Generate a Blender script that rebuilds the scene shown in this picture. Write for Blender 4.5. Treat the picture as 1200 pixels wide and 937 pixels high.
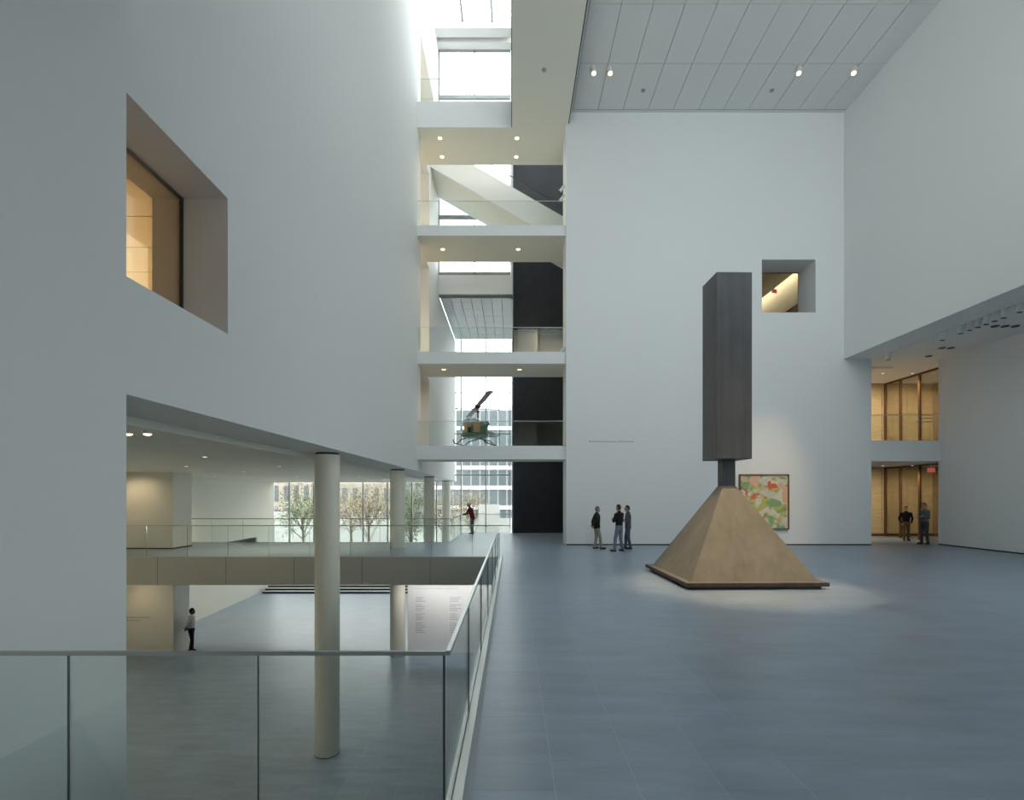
import bpy, bmesh, math, random
import numpy as np
from mathutils import Vector, Matrix
random.seed(7)
PI = math.pi
sc = bpy.context.scene
for o in list(bpy.data.objects):
    bpy.data.objects.remove(o, do_unlink=True)
C = sc.collection

# ------------------------------------------------------------------ camera
cam_d = bpy.data.cameras.new('camera')
cam = bpy.data.objects.new('camera', cam_d)
C.objects.link(cam)
cam.location = (0, 0, 2.1)
cam.rotation_euler = (PI/2, 0, 0)
cam_d.sensor_width = 36.0
cam_d.lens = 18.0
cam_d.shift_y = 112.5/1200
cam_d.clip_start = 0.05
cam_d.clip_end = 500
sc.camera = cam

# ------------------------------------------------------------------ world, portals, exposure
WORLD = 9.0
w = bpy.data.worlds.new('overcast_sky'); sc.world = w
w.use_nodes = True
bg = w.node_tree.nodes['Background']
bg.inputs[0].default_value = (0.93, 0.98, 0.998, 1)
bg.inputs[1].default_value = WORLD
vs = sc.view_settings
vs.view_transform = 'Standard'; vs.look = 'None'; vs.exposure = 0.14; vs.gamma = 1.0
vs.use_curve_mapping = False
sc.cycles.max_bounces = 14
sc.cycles.diffuse_bounces = 8
sc.cycles.glossy_bounces = 4
sc.cycles.transparent_max_bounces = 24
sc.cycles.use_denoising = True
sc.cycles.caustics_reflective = False
sc.cycles.caustics_refractive = False

def portal(name, loc, rot, sx, sy):
    l = bpy.data.lights.new(name, 'AREA'); l.shape = 'RECTANGLE'; l.size = sx; l.size_y = sy
    l.cycles.is_portal = True
    o = bpy.data.objects.new(name, l); C.objects.link(o); o.location = loc; o.rotation_euler = rot
    return o
portal('skylight_portal', (-2.04, 21.6, 27.0), (0, 0, 0), 4.0, 11.2)
portal('garden_window_portal', (-8.3, 36.3, 4.6), (-PI/2, 0, 0), 16.4, 17.2)
portal('near_fill_portal', (7.2, 4.95, 13.6), (PI/2, 0, 0), 13.6, 8.0)
portal('aisle_fill_portal', (18.3, 4.2, 3.9), (0, PI/2, 0), 6.8, 16.5)
portal('added_skylight_portal', (3.5, 26.9, 27.0), (0, 0, 0), 6.9, 4.4)
portal('upper_window_portal', (-2.04, 28.2, 20.7), (-PI/2, 0, 0), 4.0, 12.4)

# ------------------------------------------------------------------ helpers
def lin(r, g, b):
    f = lambda c: (c/255/12.92) if c/255 <= 0.04045 else ((c/255+0.055)/1.055)**2.4
    return (f(r), f(g), f(b), 1)

M = {}
def mat(name, col, rough=0.6, metal=0.0, vary=0.0, vscale=3.0, bump=0.0, bscale=40.0, spec=0.5, emit=None, estr=0.0, stretch=None):
    m = bpy.data.materials.new(name); m.use_nodes = True
    nt = m.node_tree; b = nt.nodes['Principled BSDF']
    if len(col) == 3: col = (*col, 1)
    b.inputs['Base Color'].default_value = col
    b.inputs['Roughness'].default_value = rough
    b.inputs['Metallic'].default_value = metal
    b.inputs['Specular IOR Level'].default_value = spec
    tc = nt.nodes.new('ShaderNodeTexCoord')
    src = tc.outputs['Object']
    if stretch:
        mp = nt.nodes.new('ShaderNodeMapping'); mp.inputs['Scale'].default_value = stretch
        nt.links.new(src, mp.inputs[0]); src = mp.outputs[0]
    if vary > 0:
        n = nt.nodes.new('ShaderNodeTexNoise'); n.inputs['Scale'].default_value = vscale; n.inputs['Detail'].default_value = 6
        nt.links.new(src, n.inputs['Vector'])
        r = nt.nodes.new('ShaderNodeMapRange')
        r.inputs['From Min'].default_value = 0.3; r.inputs['From Max'].default_value = 0.7
        r.inputs['To Min'].default_value = 1-vary; r.inputs['To Max'].default_value = 1+vary
        nt.links.new(n.outputs[0], r.inputs[0])
        mx = nt.nodes.new('ShaderNodeVectorMath'); mx.operation = 'SCALE'
        mx.inputs[0].default_value = col[:3]
        nt.links.new(r.outputs[0], mx.inputs['Scale'])
        nt.links.new(mx.outputs[0], b.inputs['Base Color'])
    if bump > 0:
        n2 = nt.nodes.new('ShaderNodeTexNoise'); n2.inputs['Scale'].default_value = bscale; n2.inputs['Detail'].default_value = 4
        nt.links.new(src, n2.inputs['Vector'])
        bp = nt.nodes.new('ShaderNodeBump'); bp.inputs['Strength'].default_value = bump; bp.inputs['Distance'].default_value = 0.01
        nt.links.new(n2.outputs[0], bp.inputs['Height']); nt.links.new(bp.outputs[0], b.inputs['Normal'])
    if emit:
        b.inputs['Emission Color'].default_value = (*emit[:3], 1); b.inputs['Emission Strength'].default_value = estr
    M[name] = m
    return m

def glass(name, tint, gloss=0.7, ior=1.45):
    m = bpy.data.materials.new(name); m.use_nodes = True
    nt = m.node_tree; nt.nodes.clear()
    out = nt.nodes.new('ShaderNodeOutputMaterial')
    t = nt.nodes.new('ShaderNodeBsdfTransparent'); t.inputs[0].default_value = (*tint, 1)
    g = nt.nodes.new('ShaderNodeBsdfGlossy'); g.inputs['Roughness'].default_value = 0.02
    g.inputs['Color'].default_value = (0.9, 0.95, 0.95, 1)
    f = nt.nodes.new('ShaderNodeFresnel'); f.inputs[0].default_value = ior
    k = nt.nodes.new('ShaderNodeMath'); k.operation = 'MULTIPLY'; k.inputs[1].default_value = gloss
    nt.links.new(f.outputs[0], k.inputs[0])
    mx = nt.nodes.new('ShaderNodeMixShader')
    nt.links.new(k.outputs[0], mx.inputs[0]); nt.links.new(t.outputs[0], mx.inputs[1]); nt.links.new(g.outputs[0], mx.inputs[2])
    nt.links.new(mx.outputs[0], out.inputs[0])
    M[name] = m
    return m

def emitter(name, col, strength):
    m = bpy.data.materials.new(name); m.use_nodes = True
    nt = m.node_tree; nt.nodes.clear()
    out = nt.nodes.new('ShaderNodeOutputMaterial'); e = nt.nodes.new('ShaderNodeEmission')
    e.inputs[0].default_value = (*col[:3], 1); e.inputs[1].default_value = strength
    nt.links.new(e.outputs[0], out.inputs[0]); M[name] = m
    return m

OFF = {}
def off(p):
    return OFF.get(p.name, Vector((0, 0, 0))) if p else Vector((0, 0, 0))

class MB:
    """collects shapes, then links them as ONE mesh object"""
    def __init__(s): s.v = []; s.f = []
    def add(s, vs, fs):
        n = len(s.v); s.v += [tuple(v) for v in vs]; s.f += [tuple(i+n for i in f) for f in fs]; return s
    def box(s, x0, x1, y0, y1, z0, z1):
        vs = [(x0,y0,z0),(x1,y0,z0),(x1,y1,z0),(x0,y1,z0),(x0,y0,z1),(x1,y0,z1),(x1,y1,z1),(x0,y1,z1)]
        return s.add(vs, [(0,3,2,1),(4,5,6,7),(0,1,5,4),(1,2,6,5),(2,3,7,6),(3,0,4,7)])
    def tube(s, a, b, r0, r1=None, n=12, caps=True):
        a = Vector(a); b = Vector(b); r1 = r0 if r1 is None else r1
        d = (b-a).normalized()
        u = d.orthogonal().normalized(); v = d.cross(u)
        vs = []
        for p, r in ((a, r0), (b, r1)):
            for i in range(n):
                t = 2*PI*i/n; vs.append(p + u*(r*math.cos(t)) + v*(r*math.sin(t)))
        fs = [(i, (i+1) % n, n+(i+1) % n, n+i) for i in range(n)]
        if caps: fs += [tuple(range(n-1, -1, -1)), tuple(range(n, 2*n))]
        return s.add(vs, fs)
    def path(s, pts, r, n=8):
        for a, b in zip(pts[:-1], pts[1:]): s.tube(a, b, r, r, n)
        return s
    def lathe(s, c, prof, n=24, axis='z'):
        vs = []
        for r, h in prof:
            for i in range(n):
                t = 2*PI*i/n
                p = (r*math.cos(t), r*math.sin(t), h)
                vs.append((c[0]+p[0], c[1]+p[1], c[2]+p[2]))
        m = len(prof)
        fs = [(j*n+i, j*n+(i+1) % n, (j+1)*n+(i+1) % n, (j+1)*n+i) for j in range(m-1) for i in range(n)]
        fs += [tuple(range(n-1, -1, -1)), tuple(range((m-1)*n, m*n))]
        return s.add(vs, fs)
    def ellipsoid(s, c, rx, ry, rz, nu=12, nv=8):
        prof = []
        vs = [(c[0], c[1], c[2]-rz)]
        for j in range(1, nv):
            ph = -PI/2 + PI*j/nv
            for i in range(nu):
                t = 2*PI*i/nu
                vs.append((c[0]+rx*math.cos(ph)*math.cos(t), c[1]+ry*math.cos(ph)*math.sin(t), c[2]+rz*math.sin(ph)))
        vs.append((c[0], c[1], c[2]+rz))
        last = len(vs)-1
        fs = [(0, 1+(i+1) % nu, 1+i) for i in range(nu)]
        for j in range(nv-2):
            a = 1+j*nu; b = a+nu
            fs += [(a+i, a+(i+1) % nu, b+(i+1) % nu, b+i) for i in range(nu)]
        a = 1+(nv-2)*nu
        fs += [(a+i, a+(i+1) % nu, last) for i in range(nu)]
        return s.add(vs, fs)
    def prism(s, poly, axis, lo, hi):
        """poly: 2D outline; axis 'y' extrudes (x,z) along y; 'x' extrudes (y,z); 'z' extrudes (x,y)"""
        n = len(poly); vs = []
        for t in (lo, hi):
            for a, b in poly:
                vs.append({'y': (a, t, b), 'x': (t, a, b), 'z': (a, b, t)}[axis])
        fs = [(i, (i+1) % n, n+(i+1) % n, n+i) for i in range(n)] + [tuple(range(n-1, -1, -1)), tuple(range(n, 2*n))]
        return s.add(vs, fs)
    def mesh(s, name, o=Vector((0, 0, 0)), smooth=False, bevel=0):
        me = bpy.data.meshes.new(name)
        me.from_pydata([(v[0]-o.x, v[1]-o.y, v[2]-o.z) for v in s.v], [], s.f)
        bm = bmesh.new(); bm.from_mesh(me)
        if bevel:
            bmesh.ops.bevel(bm, geom=list(bm.edges), offset=bevel, segments=2, affect='EDGES', profile=0.5)
        bmesh.ops.recalc_face_normals(bm, faces=bm.faces[:])
        if smooth:
            for f in bm.faces: f.smooth = True
            for e in bm.edges:
                if len(e.link_faces) == 2 and e.calc_face_angle(0) > 0.7: e.smooth = False
        bm.to_mesh(me); bm.free(); me.update()
        return me
    def build(s, name, m, parent=None, local=False, smooth=False, bevel=0):
        o_ = Vector((0, 0, 0)) if local else off(parent)
        return link(name, s.mesh(name, o_, smooth, bevel), m, parent)

def link(name, me, m, parent=None, loc=None):
    o = bpy.data.objects.new(name, me); C.objects.link(o)
    if m is not None and len(me.materials) == 0: me.materials.append(M[m] if isinstance(m, str) else m)
    if parent: o.parent = parent; OFF[o.name] = off(parent)
    if loc is not None: o.location = Vector(loc) - off(parent)
    return o
def tag(o, label=None, cat=None, group=None, kind=None):
    if label: o['label'] = label
    if cat: o['category'] = cat
    if group: o['group'] = group
    if kind: o['kind'] = kind
    return o
def thing(name, label, cat, loc=(0, 0, 0), rotz=0, group=None):
    o = bpy.data.objects.new(name, None); C.objects.link(o)
    o.location = loc; o.rotation_euler = (0, 0, rotz); o.empty_display_size = 0.2
    OFF[o.name] = Vector(loc)
    return tag(o, label, cat, group)
def struct(name, mb, m, label, cat='structure', parent=None):
    return tag(mb.build(name, m, parent), label, cat, kind='structure')

def cells(us, vs_, holes, lo, hi, axis):
    """a wall of thickness lo..hi with rectangular holes; us, vs_ are cut lines, holes are (u0,u1,v0,v1)"""
    for h in holes:
        us = us + [h[0], h[1]]; vs_ = vs_ + [h[2], h[3]]
    us = sorted(set(us)); vs_ = sorted(set(vs_))
    nu, nv = len(us)-1, len(vs_)-1
    def solid(i, j):
        if i < 0 or j < 0 or i >= nu or j >= nv: return False
        u = (us[i]+us[i+1])/2; v = (vs_[j]+vs_[j+1])/2
        return not any(h[0] < u < h[1] and h[2] < v < h[3] for h in holes)
    idx = {}; V = []; F = []
    def vert(i, j, t):
        k = (i, j, t)
        if k not in idx:
            a, b, c = us[i], vs_[j], (lo, hi)[t]
            idx[k] = len(V)
            V.append({'x': (c, a, b), 'y': (a, c, b), 'z': (a, b, c)}[axis])
        return idx[k]
    for i in range(nu):
        for j in range(nv):
            if not solid(i, j): continue
            for t in (0, 1): F.append((vert(i,j,t), vert(i+1,j,t), vert(i+1,j+1,t), vert(i,j+1,t)))
            if not solid(i-1, j): F.append((vert(i,j,0), vert(i,j+1,0), vert(i,j+1,1), vert(i,j,1)))
            if not solid(i+1, j): F.append((vert(i+1,j,0), vert(i+1,j+1,0), vert(i+1,j+1,1), vert(i+1,j,1)))
            if not solid(i, j-1): F.append((vert(i,j,0), vert(i+1,j,0), vert(i+1,j,1), vert(i,j,1)))
            if not solid(i, j+1): F.append((vert(i,j+1,0), vert(i+1,j+1,0), vert(i+1,j+1,1), vert(i,j+1,1)))
    mb = MB(); mb.add(V, F)
    return mb

def spot(name, loc, target, power, angle, col=(1.0, 0.80, 0.55), blend=0.6, r=0.06):
    l = bpy.data.lights.new(name, 'SPOT'); l.energy = power; l.spot_size = math.radians(angle); l.spot_blend = blend
    l.color = col; l.shadow_soft_size = r
    o = bpy.data.objects.new(name, l); C.objects.link(o); o.location = loc
    o.rotation_euler = (Vector(target)-Vector(loc)).to_track_quat('-Z', 'Y').to_euler()
    return o
def area(name, loc, rot, sx, sy, power, col):
    l = bpy.data.lights.new(name, 'AREA'); l.shape = 'RECTANGLE'; l.size = sx; l.size_y = sy; l.energy = power; l.color = col
    o = bpy.data.objects.new(name, l); C.objects.link(o); o.location = loc; o.rotation_euler = rot
    return o

# ------------------------------------------------------------------ materials
mat('plaster', (0.80, 0.808, 0.80), 0.75, bump=0.03, bscale=60, spec=0.25)
mat('ceiling_paint', (0.73, 0.74, 0.735), 0.7, spec=0.2)
mat('soffit_paint', (0.80, 0.79, 0.70), 0.7, spec=0.2)
mat('cream_paint', (0.78, 0.75, 0.66), 0.7, spec=0.2)
mat('column_paint', (0.82, 0.80, 0.69), 0.5, spec=0.35)
mat('fascia_paint', (0.40, 0.395, 0.355), 0.6, spec=0.3)
mat('black_panel', (0.024, 0.027, 0.033), 0.55, spec=0.4, vary=0.15, vscale=2)
mat('dark_gap', (0.03, 0.03, 0.03), 0.9)
mat('grout', (0.44, 0.48, 0.52), 0.7)
mat('brushed_steel', (0.62, 0.63, 0.62), 0.35, 1.0)
mat('rail_steel', (0.50, 0.50, 0.46), 0.4, 0.9)
mat('dark_joint', (0.09, 0.10, 0.10), 0.5)
mat('window_frame', (0.30, 0.31, 0.31), 0.45, 0.3)
mat('light_frame', (0.60, 0.62, 0.62), 0.5)
mat('white_metal', (0.78, 0.79, 0.77), 0.45)
mat('black_metal', (0.02, 0.02, 0.02), 0.45)
mat('wood_panel', (0.58, 0.44, 0.25), 0.55, vary=0.12, vscale=1.5, stretch=(1, 1, 6))
mat('wood_post', (0.16, 0.075, 0.03), 0.5)
mat('gallery_wood', (0.58, 0.45, 0.24), 0.6)
mat('grey_stone', (0.30, 0.33, 0.35), 0.6)
mat('dark_riser', (0.03, 0.035, 0.03), 0.7)
mat('light_tread', (0.55, 0.56, 0.54), 0.6)
mat('print_grey', (0.50, 0.50, 0.52), 0.8)
mat('print_dark', (0.12, 0.12, 0.12), 0.8)
mat('lamp_trim', (0.75, 0.74, 0.70), 0.4)
emitter('lamp_glow', (1.0, 0.72, 0.42), 2.6)
emitter('lamp_glow_soft', (1.0, 0.86, 0.66), 2.5)
emitter('exit_red', (0.9, 0.10, 0.07), 0.5)
glass('clear_glass', (0.965, 0.985, 0.975), 0.55)
glass('rail_glass', (0.945, 0.965, 0.955), 0.35)
glass('facade_glass', (0.67, 0.68, 0.67), 0.5)
glass('near_fill_glass', (0.595, 0.61, 0.61), 0.4)
glass('aisle_fill_glass', (0.57, 0.585, 0.58), 0.4)
glass('skylight_glass', (0.83, 0.84, 0.84), 0.5)
glass('warm_glass', (0.95, 0.93, 0.88), 0.5)

def slate(name, island):
    m = bpy.data.materials.new(name); m.use_nodes = True
    nt = m.node_tree; b = nt.nodes['Principled BSDF']
    tc = nt.nodes.new('ShaderNodeTexCoord'); geo = nt.nodes.new('ShaderNodeNewGeometry')
    mp = nt.nodes.new('ShaderNodeMapping'); mp.inputs['Rotation'].default_value = (0, 0, 0.6); mp.inputs['Scale'].default_value = (0.5, 2.2, 1)
    nt.links.new(geo.outputs['Position'], mp.inputs[0])
    n = nt.nodes.new('ShaderNodeTexNoise'); n.inputs['Scale'].default_value = 1.6; n.inputs['Detail'].default_value = 8; n.inputs['Roughness'].default_value = 0.65
    nt.links.new(mp.outputs[0], n.inputs['Vector'])
    oi = nt.nodes.new('ShaderNodeObjectInfo')
    rnd = geo.outputs['Random Per Island'] if island else oi.outputs['Random']
    r1 = nt.nodes.new('ShaderNodeMapRange'); r1.inputs['To Min'].default_value = 0.965; r1.inputs['To Max'].default_value = 1.035
    nt.links.new(rnd, r1.inputs[0])
    r2 = nt.nodes.new('ShaderNodeMapRange'); r2.inputs['From Min'].default_value = 0.3; r2.inputs['From Max'].default_value = 0.7
    r2.inputs['To Min'].default_value = 0.82; r2.inputs['To Max'].default_value = 1.18
    nt.links.new(n.outputs[0], r2.inputs[0])
    mu = nt.nodes.new('ShaderNodeMath'); mu.operation = 'MULTIPLY'
    nt.links.new(r1.outputs[0], mu.inputs[0]); nt.links.new(r2.outputs[0], mu.inputs[1])
    sv = nt.nodes.new('ShaderNodeVectorMath'); sv.operation = 'SCALE'; sv.inputs[0].default_value = SLATE
    nt.links.new(mu.outputs[0], sv.inputs['Scale']); nt.links.new(sv.outputs[0], b.inputs['Base Color'])
    r3 = nt.nodes.new('ShaderNodeMapRange'); b.inputs['Specular IOR Level'].default_value = 0.9; r3.inputs['To Min'].default_value = 0.26; r3.inputs['To Max'].default_value = 0.44
    nt.links.new(n.outputs[0], r3.inputs[0]); nt.links.new(r3.outputs[0], b.inputs['Roughness'])
    bp = nt.nodes.new('ShaderNodeBump'); bp.inputs['Strength'].default_value = 0.12; bp.inputs['Distance'].default_value = 0.01
    nt.links.new(n.outputs[0], bp.inputs['Height']); nt.links.new(bp.outputs[0], b.inputs['Normal'])
    M[name] = m
SLATE = (0.270, 0.338, 0.425)
slate('slate_tile', False)
slate('slate_field', True)

# ------------------------------------------------------------------ key dimensions (metres)
LW = -4.09          # face of the left wall
LT = -5.18          # back face of the left wall
FW = 21.9           # face of the far wall
LOB = -4.34         # lobby floor
BEAM = 3.18         # underside of the left wall over the lobby
LCEIL = 3.06        # lobby ceiling
FAC = 36.6          # garden facade
UPF = 28.5          # upper glazed wall
BLK = 29.2          # black wall
SKY = 27.4
SOF = 18.0          # top bridge soffit
CEI = 18.5          # panelled ceiling
OVH = 7.98          # soffit over the side aisle
levels = [(3.68, 4.27), (7.81, 8.32), (13.33, 13.78), (18.0, 19.12)]   # bridges: underside, floor

# ------------------------------------------------------------------ floors
def tiles(parent, rects, z, near_n, tw=0.607, tl=1.22, gap=0.009, x_origin=-0.30, maxd=40):
    """slate tiles in running bond over rectangles (x0,x1,y0,y1): nearest ones as objects, rest joined"""
    cand = []
    for (x0, x1, y0, y1) in rects:
        i = math.floor((x0-x_origin)/tw)
        while x_origin+i*tw < x1:
            a = max(x0, x_origin+i*tw); b = min(x1, x_origin+(i+1)*tw)
            j = math.floor(y0/tl)-1
            st = (i % 3)*tl/3
            while st+j*tl < y1:
                c = max(y0, st+j*tl); d = min(y1, st+(j+1)*tl)
                if b-a > 0.03 and d-c > 0.03: cand.append((a, b, c, d))
                j += 1
            i += 1
    def seen(t):
        y = t[3]
        if y < 3.5 or z < -1 and y < 9: return False
        x = (t[0]+t[1])/2
        return abs(x/y) < 1.02
    cand.sort(key=lambda t: (not seen(t), math.hypot((t[0]+t[1])/2, (t[2]+t[3])/2)))
    shared = {}
    g = gap/2
    for t in cand[:near_n]:
        k = (round(t[1]-t[0], 3), round(t[3]-t[2], 3))
        if k not in shared:
            w_, l_ = k[0]/2-g, k[1]/2-0.0012
            shared[k] = MB().box(-w_, w_, -l_, l_, -0.012, 0).mesh('tile')
            shared[k].materials.append(M['slate_tile'])
        link('tile', shared[k], None, parent, ((t[0]+t[1])/2, (t[2]+t[3])/2, z))
    mb = MB()
    for t in cand[near_n:]: mb.box(t[0]+g, t[1]-g, t[2]+0.0012, t[3]-0.0012, z-0.012, z)
    if mb.v: tag(mb.build('tile_field', 'slate_field', parent), kind='stuff')

fl = MB()
fl.box(-0.47, 19.0, -6, 29.4, -0.98, -0.0008)
fl.box(LT, -0.47, -6, 3.30, -0.98, -0.0008)
fl.box(-17.0, -0.47, 17.75, 23.4, -0.98, -0.0008)
fl.box(-2.85, -0.47, 23.4, 29.4, -0.98, -0.0008)
fl.box(19.0, 22.0, 22, 27, -0.98, -0.0008)
floor = struct('floor', fl, 'grout', 'blue-grey slate tiled floor of the upper atrium level', 'floor')
tiles(floor, [(-0.30, 18.4, -2, 29.4), (18.4, 22.0, 22.1, 26.8), (-17, -0.30, 17.78, 23.37), (-2.82, -0.30, 23.37, 29.4), (LW, -0.44, -2, 3.25)], 0.0, 300)
bf = struct('trim_1', MB().box(-17.0, -0.47, 17.72, 17.75, -0.98, -0.014), 'fascia_paint', 'beige fascia along the edge of the bridge over the lobby', 'fascia')
for i in range(1, 7):
    x = -0.47-2.36*i
    MB().box(x-0.006, x+0.006, 17.713, 17.722, -0.97, -0.02).build('panel_joint', 'dark_joint', bf)

lf = struct('floor_lobby', MB().box(-17.0, 19.0, -6, 36.6, LOB-0.4, LOB-0.0008), 'grout', 'dark slate floor of the lower lobby', 'floor')
tiles(lf, [(-17.0, 2.0, 5.0, 33.9)], LOB, 0, x_origin=-0.1)

# ------------------------------------------------------------------ walls
openings = [(5.43, 7.37, 4.43, 6.38)]
openings.append((5.43, FAC+1, LOB-1, BEAM))
for zf, zc in ((4.27, 7.81), (8.32, 13.33), (13.78, 18.0), (19.12, 22.8)):
    openings.append((22.9, 25.3 if zf < 19 else 26.7, zf, zc))
openings.append((UPF, FAC+1, 13.3, SKY+1))
wl = struct('wall_left', cells([-6, FAC], [LOB, SKY], openings, LT, LW, 'x'), 'plaster', 'tall white wall on stilts with a square deep window', 'wall')

wf = struct('wall_far', cells([2.32, 15.37], [0, CEI], [(10.69, 12.99, 9.95, 12.21)], FW, 23.27, 'y'), 'plaster', 'tall white wall behind the steel sculpture with a small square window', 'wall')
struct('shade_strip_far', MB().box(2.33, 15.36, FW-0.006, FW, 0.0, 0.05), 'dark_gap', 'thin dark strip painted as the shadow gap at the foot of the white far wall', 'shade_strip')  # dark strip, the gap's shade put into its colour
wr = struct('wall_right', MB().box(14.2, 14.7, 5.0, FW, OVH, CEI+0.4), 'plaster', 'white upper wall hanging above the side aisle', 'wall')
wr2 = struct('wall_aisle', cells([-6, 22.1], [0, OVH+0.3], [(-4.0, 12.5, 0.5, 7.3)], 18.4, 18.9, 'x'), 'plaster', 'white lower wall set back under the aisle soffit', 'wall')
struct('shade_strip_aisle', MB().box(18.394, 18.4, -6, 22.1, 0.0, 0.05), 'dark_gap', 'thin dark strip painted as the shadow gap at the foot of the aisle wall', 'shade_strip')  # strip coloured dark in place of the shade under the wall
struct('wall_near', MB().box(LT, 18.9, -6.4, -6, LOB, OVH+0.4), 'plaster', 'white wall closing the atrium behind the viewer', 'wall')
struct('ceiling_near', MB().box(LW, 18.4, -6, 5.4, 7.45, OVH+0.6).box(LT, 14.7, 4.6, 5.0, OVH+0.6, 9.6).box(LT, 14.7, 4.6, 5.0, 17.6, SKY+0.5).box(LT, 0.4, 4.6, 5.0, 9.6, 17.6).box(14.0, 14.7, 4.6, 5.0, 9.6, 17.6), 'plaster', 'white overhang above the near edge of the atrium', 'ceiling')
asf = struct('ceiling_aisle', MB().box(14.2, 15.40, 5.0, FW, OVH-0.02, OVH).box(15.40, 15.50, 5.0, 22.0, OVH+0.10, OVH+0.14).box(15.50, 22.0, 5.0, 26.8, OVH, OVH+0.3).box(14.7, 15.40, 5.0, FW, OVH, OVH+0.3), 'ceiling_paint', 'pale soffit over the side aisle with a recessed lamp track', 'ceiling')
MB().box(15.41, 15.49, 5.0, 21.9, OVH+0.05, OVH+0.10).build('lamp_track', 'black_metal', asf)

# panelled ceiling
ce = struct('ceiling', MB().box(2.44, 14.4, 5.0, FW, CEI+0.06, CEI+0.4).box(2.44, 2.59, 5.0, FW, CEI, CEI+0.06).box(2.44, 14.29, 21.75, FW, CEI, CEI+0.06), 'dark_gap', 'pale panelled ceiling high above the sculpture', 'ceiling')
pw, pl_ = 1.0636, 2.335
pm = MB().box(-pw/2+0.010, pw/2-0.010, -pl_/2+0.010, pl_/2-0.010, 0, 0.05).mesh('ceiling_panel'); pm.materials.append(M['ceiling_paint'])
for i in range(11):
    for j in range(7):
        link('ceiling_panel', pm, None, ce, (2.59+pw*(i+0.5), 21.75-pl_*(j+0.5), CEI))
brd = MB().box(2.44, 2.585, 5.0, FW, CEI-0.003, CEI).box(2.59, 14.25, 21.755, FW, CEI-0.003, CEI).build('border', 'ceiling_paint', ce)

# slot beside the ceiling: lower soffit strip and the wall above it
st = MB()
st.box(0.0, 2.40, 5.0, 22.1, SOF, SOF+1.12)
struct('ceiling_strip', st, 'soffit_paint', 'grey flat soffit strip between skylight slot and panelled ceiling', 'ceiling')
struct('trim_2', MB().box(2.40, 2.44, 5.0, 22.0, SOF+0.02, CEI+0.3), 'black_metal', 'thin black shadow gap along the panelled ceiling', 'trim')
struct('trim_3', MB().box(-0.03, 0.0, 5.0, 22.08, SOF, SOF+1.12), 'black_metal', 'thin dark edge along the skylight slot', 'trim')
struct('wall_slot', MB().box(0.0, 0.4, 5.0, 24.6, SOF+1.12, SKY+0.4).box(0.4, 7.2, 24.3, 24.6, SOF+1.12, SKY+0.4), 'plaster', 'white upstand wall beside the skylight slot', 'wall')

# skylight
struct('ceiling_slot', MB().box(LW, 0.4, 4.6, 16.0, SKY, SKY+0.4), 'plaster', 'white roof over the near half of the tall slot', 'ceiling')
skl = thing('window_skylight', 'bright glazed skylight over the tall white slot', 'skylight', (-2.04, 16.8, SKY)); skl['kind'] = 'structure'
fr = MB().box(LW, 0, 27.2, 27.75, SKY-0.45, SKY+0.12)
fr.box(LW, 0, 28.0, UPF, SKY-0.5, SKY+0.12)
fr.build('end_beam', 'plaster', skl)
MB().box(LW, 0, 27.75, 28.0, SKY-0.05, SKY+0.12).build('gutter', 'window_frame', skl)
for x in (-1.06, -2.63):
    MB().box(x-0.045, x+0.045, 16.0, 27.2, SKY-0.12, SKY+0.06).build('glazing_bar', 'window_frame', skl)
xs = [LW, -2.63, -1.06, 0]
for a, b in zip(xs[:-1], xs[1:]):
    for k in range(3):
        y0 = 16.0+k*3.73
        MB().box(a+0.03, b-0.03, y0+0.02, y0+3.71, SKY, SKY+0.012).build('pane', 'skylight_glass', skl)

for x in (2.0, 3.6, 5.3): MB().box(x-0.045, x+0.045, 24.6, BLK, SKY-0.12, SKY+0.06).build('glazing_bar', 'window_frame', skl)  # added side skylight, unseen, sends daylight down the black wall
for x0, x1 in ((0.0, 2.0), (2.0, 3.6), (3.6, 5.3), (5.3, 7.0)): MB().box(x0+0.045, x1-0.045, 24.6, BLK, SKY, SKY+0.012).build('pane', 'skylight_glass', skl)

# upper glazed wall behind the bridges
ug = thing('window_1', 'upper glazed wall with thin grey mullions behind the top bridges', 'window', (-2.04, UPF, 14.45)); ug['kind'] = 'structure'
ux = [-4.06, -2.09, -0.10]; uz = [14.45, 17.62, 20.9, 24.3, 26.95]
for x in ux: MB().box(x-0.035, x+0.035, UPF-0.05, UPF+0.10, 14.3, 26.95).build('mullion', 'window_frame', ug)
for z in uz: MB().box(-4.06, -0.10, UPF-0.04, UPF+0.10, z-0.10, z+0.10).build('transom', 'window_frame', ug)
for a, b in zip(ux[:-1], ux[1:]):
    for c, d in zip(uz[:-1], uz[1:]):
        MB().box(a+0.035, b-0.035, UPF+0.02, UPF+0.032, c+0.1, d-0.1).build('pane', 'skylight_glass', ug)
struct('trim_4', MB().box(LW, 0, UPF-0.1, UPF+0.5, 13.3, 14.35), 'plaster', 'white slab edge below the upper glazed wall', 'slab')

# added high window above the overhang, unseen, brings daylight from behind the viewer
nw = thing('window_added_near', 'added high tinted window band above the near overhang', 'window', (7.2, 4.8, 9.6)); nw['kind'] = 'structure'
for k in range(9):
    x = 0.4+1.7*k
    MB().box(x-0.04, x+0.04, 4.7, 4.9, 9.6, 17.6).build('mullion', 'window_frame', nw)
for k in range(8):
    x = 0.4+1.7*k
    for z0 in (9.6, 13.6): MB().box(x+0.04, x+1.66, 4.79, 4.80, z0+0.03, z0+3.97).build('pane', 'near_fill_glass', nw)
MB().box(0.4, 14.0, 4.72, 4.88, 13.57, 13.63).build('transom', 'window_frame', nw)

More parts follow.
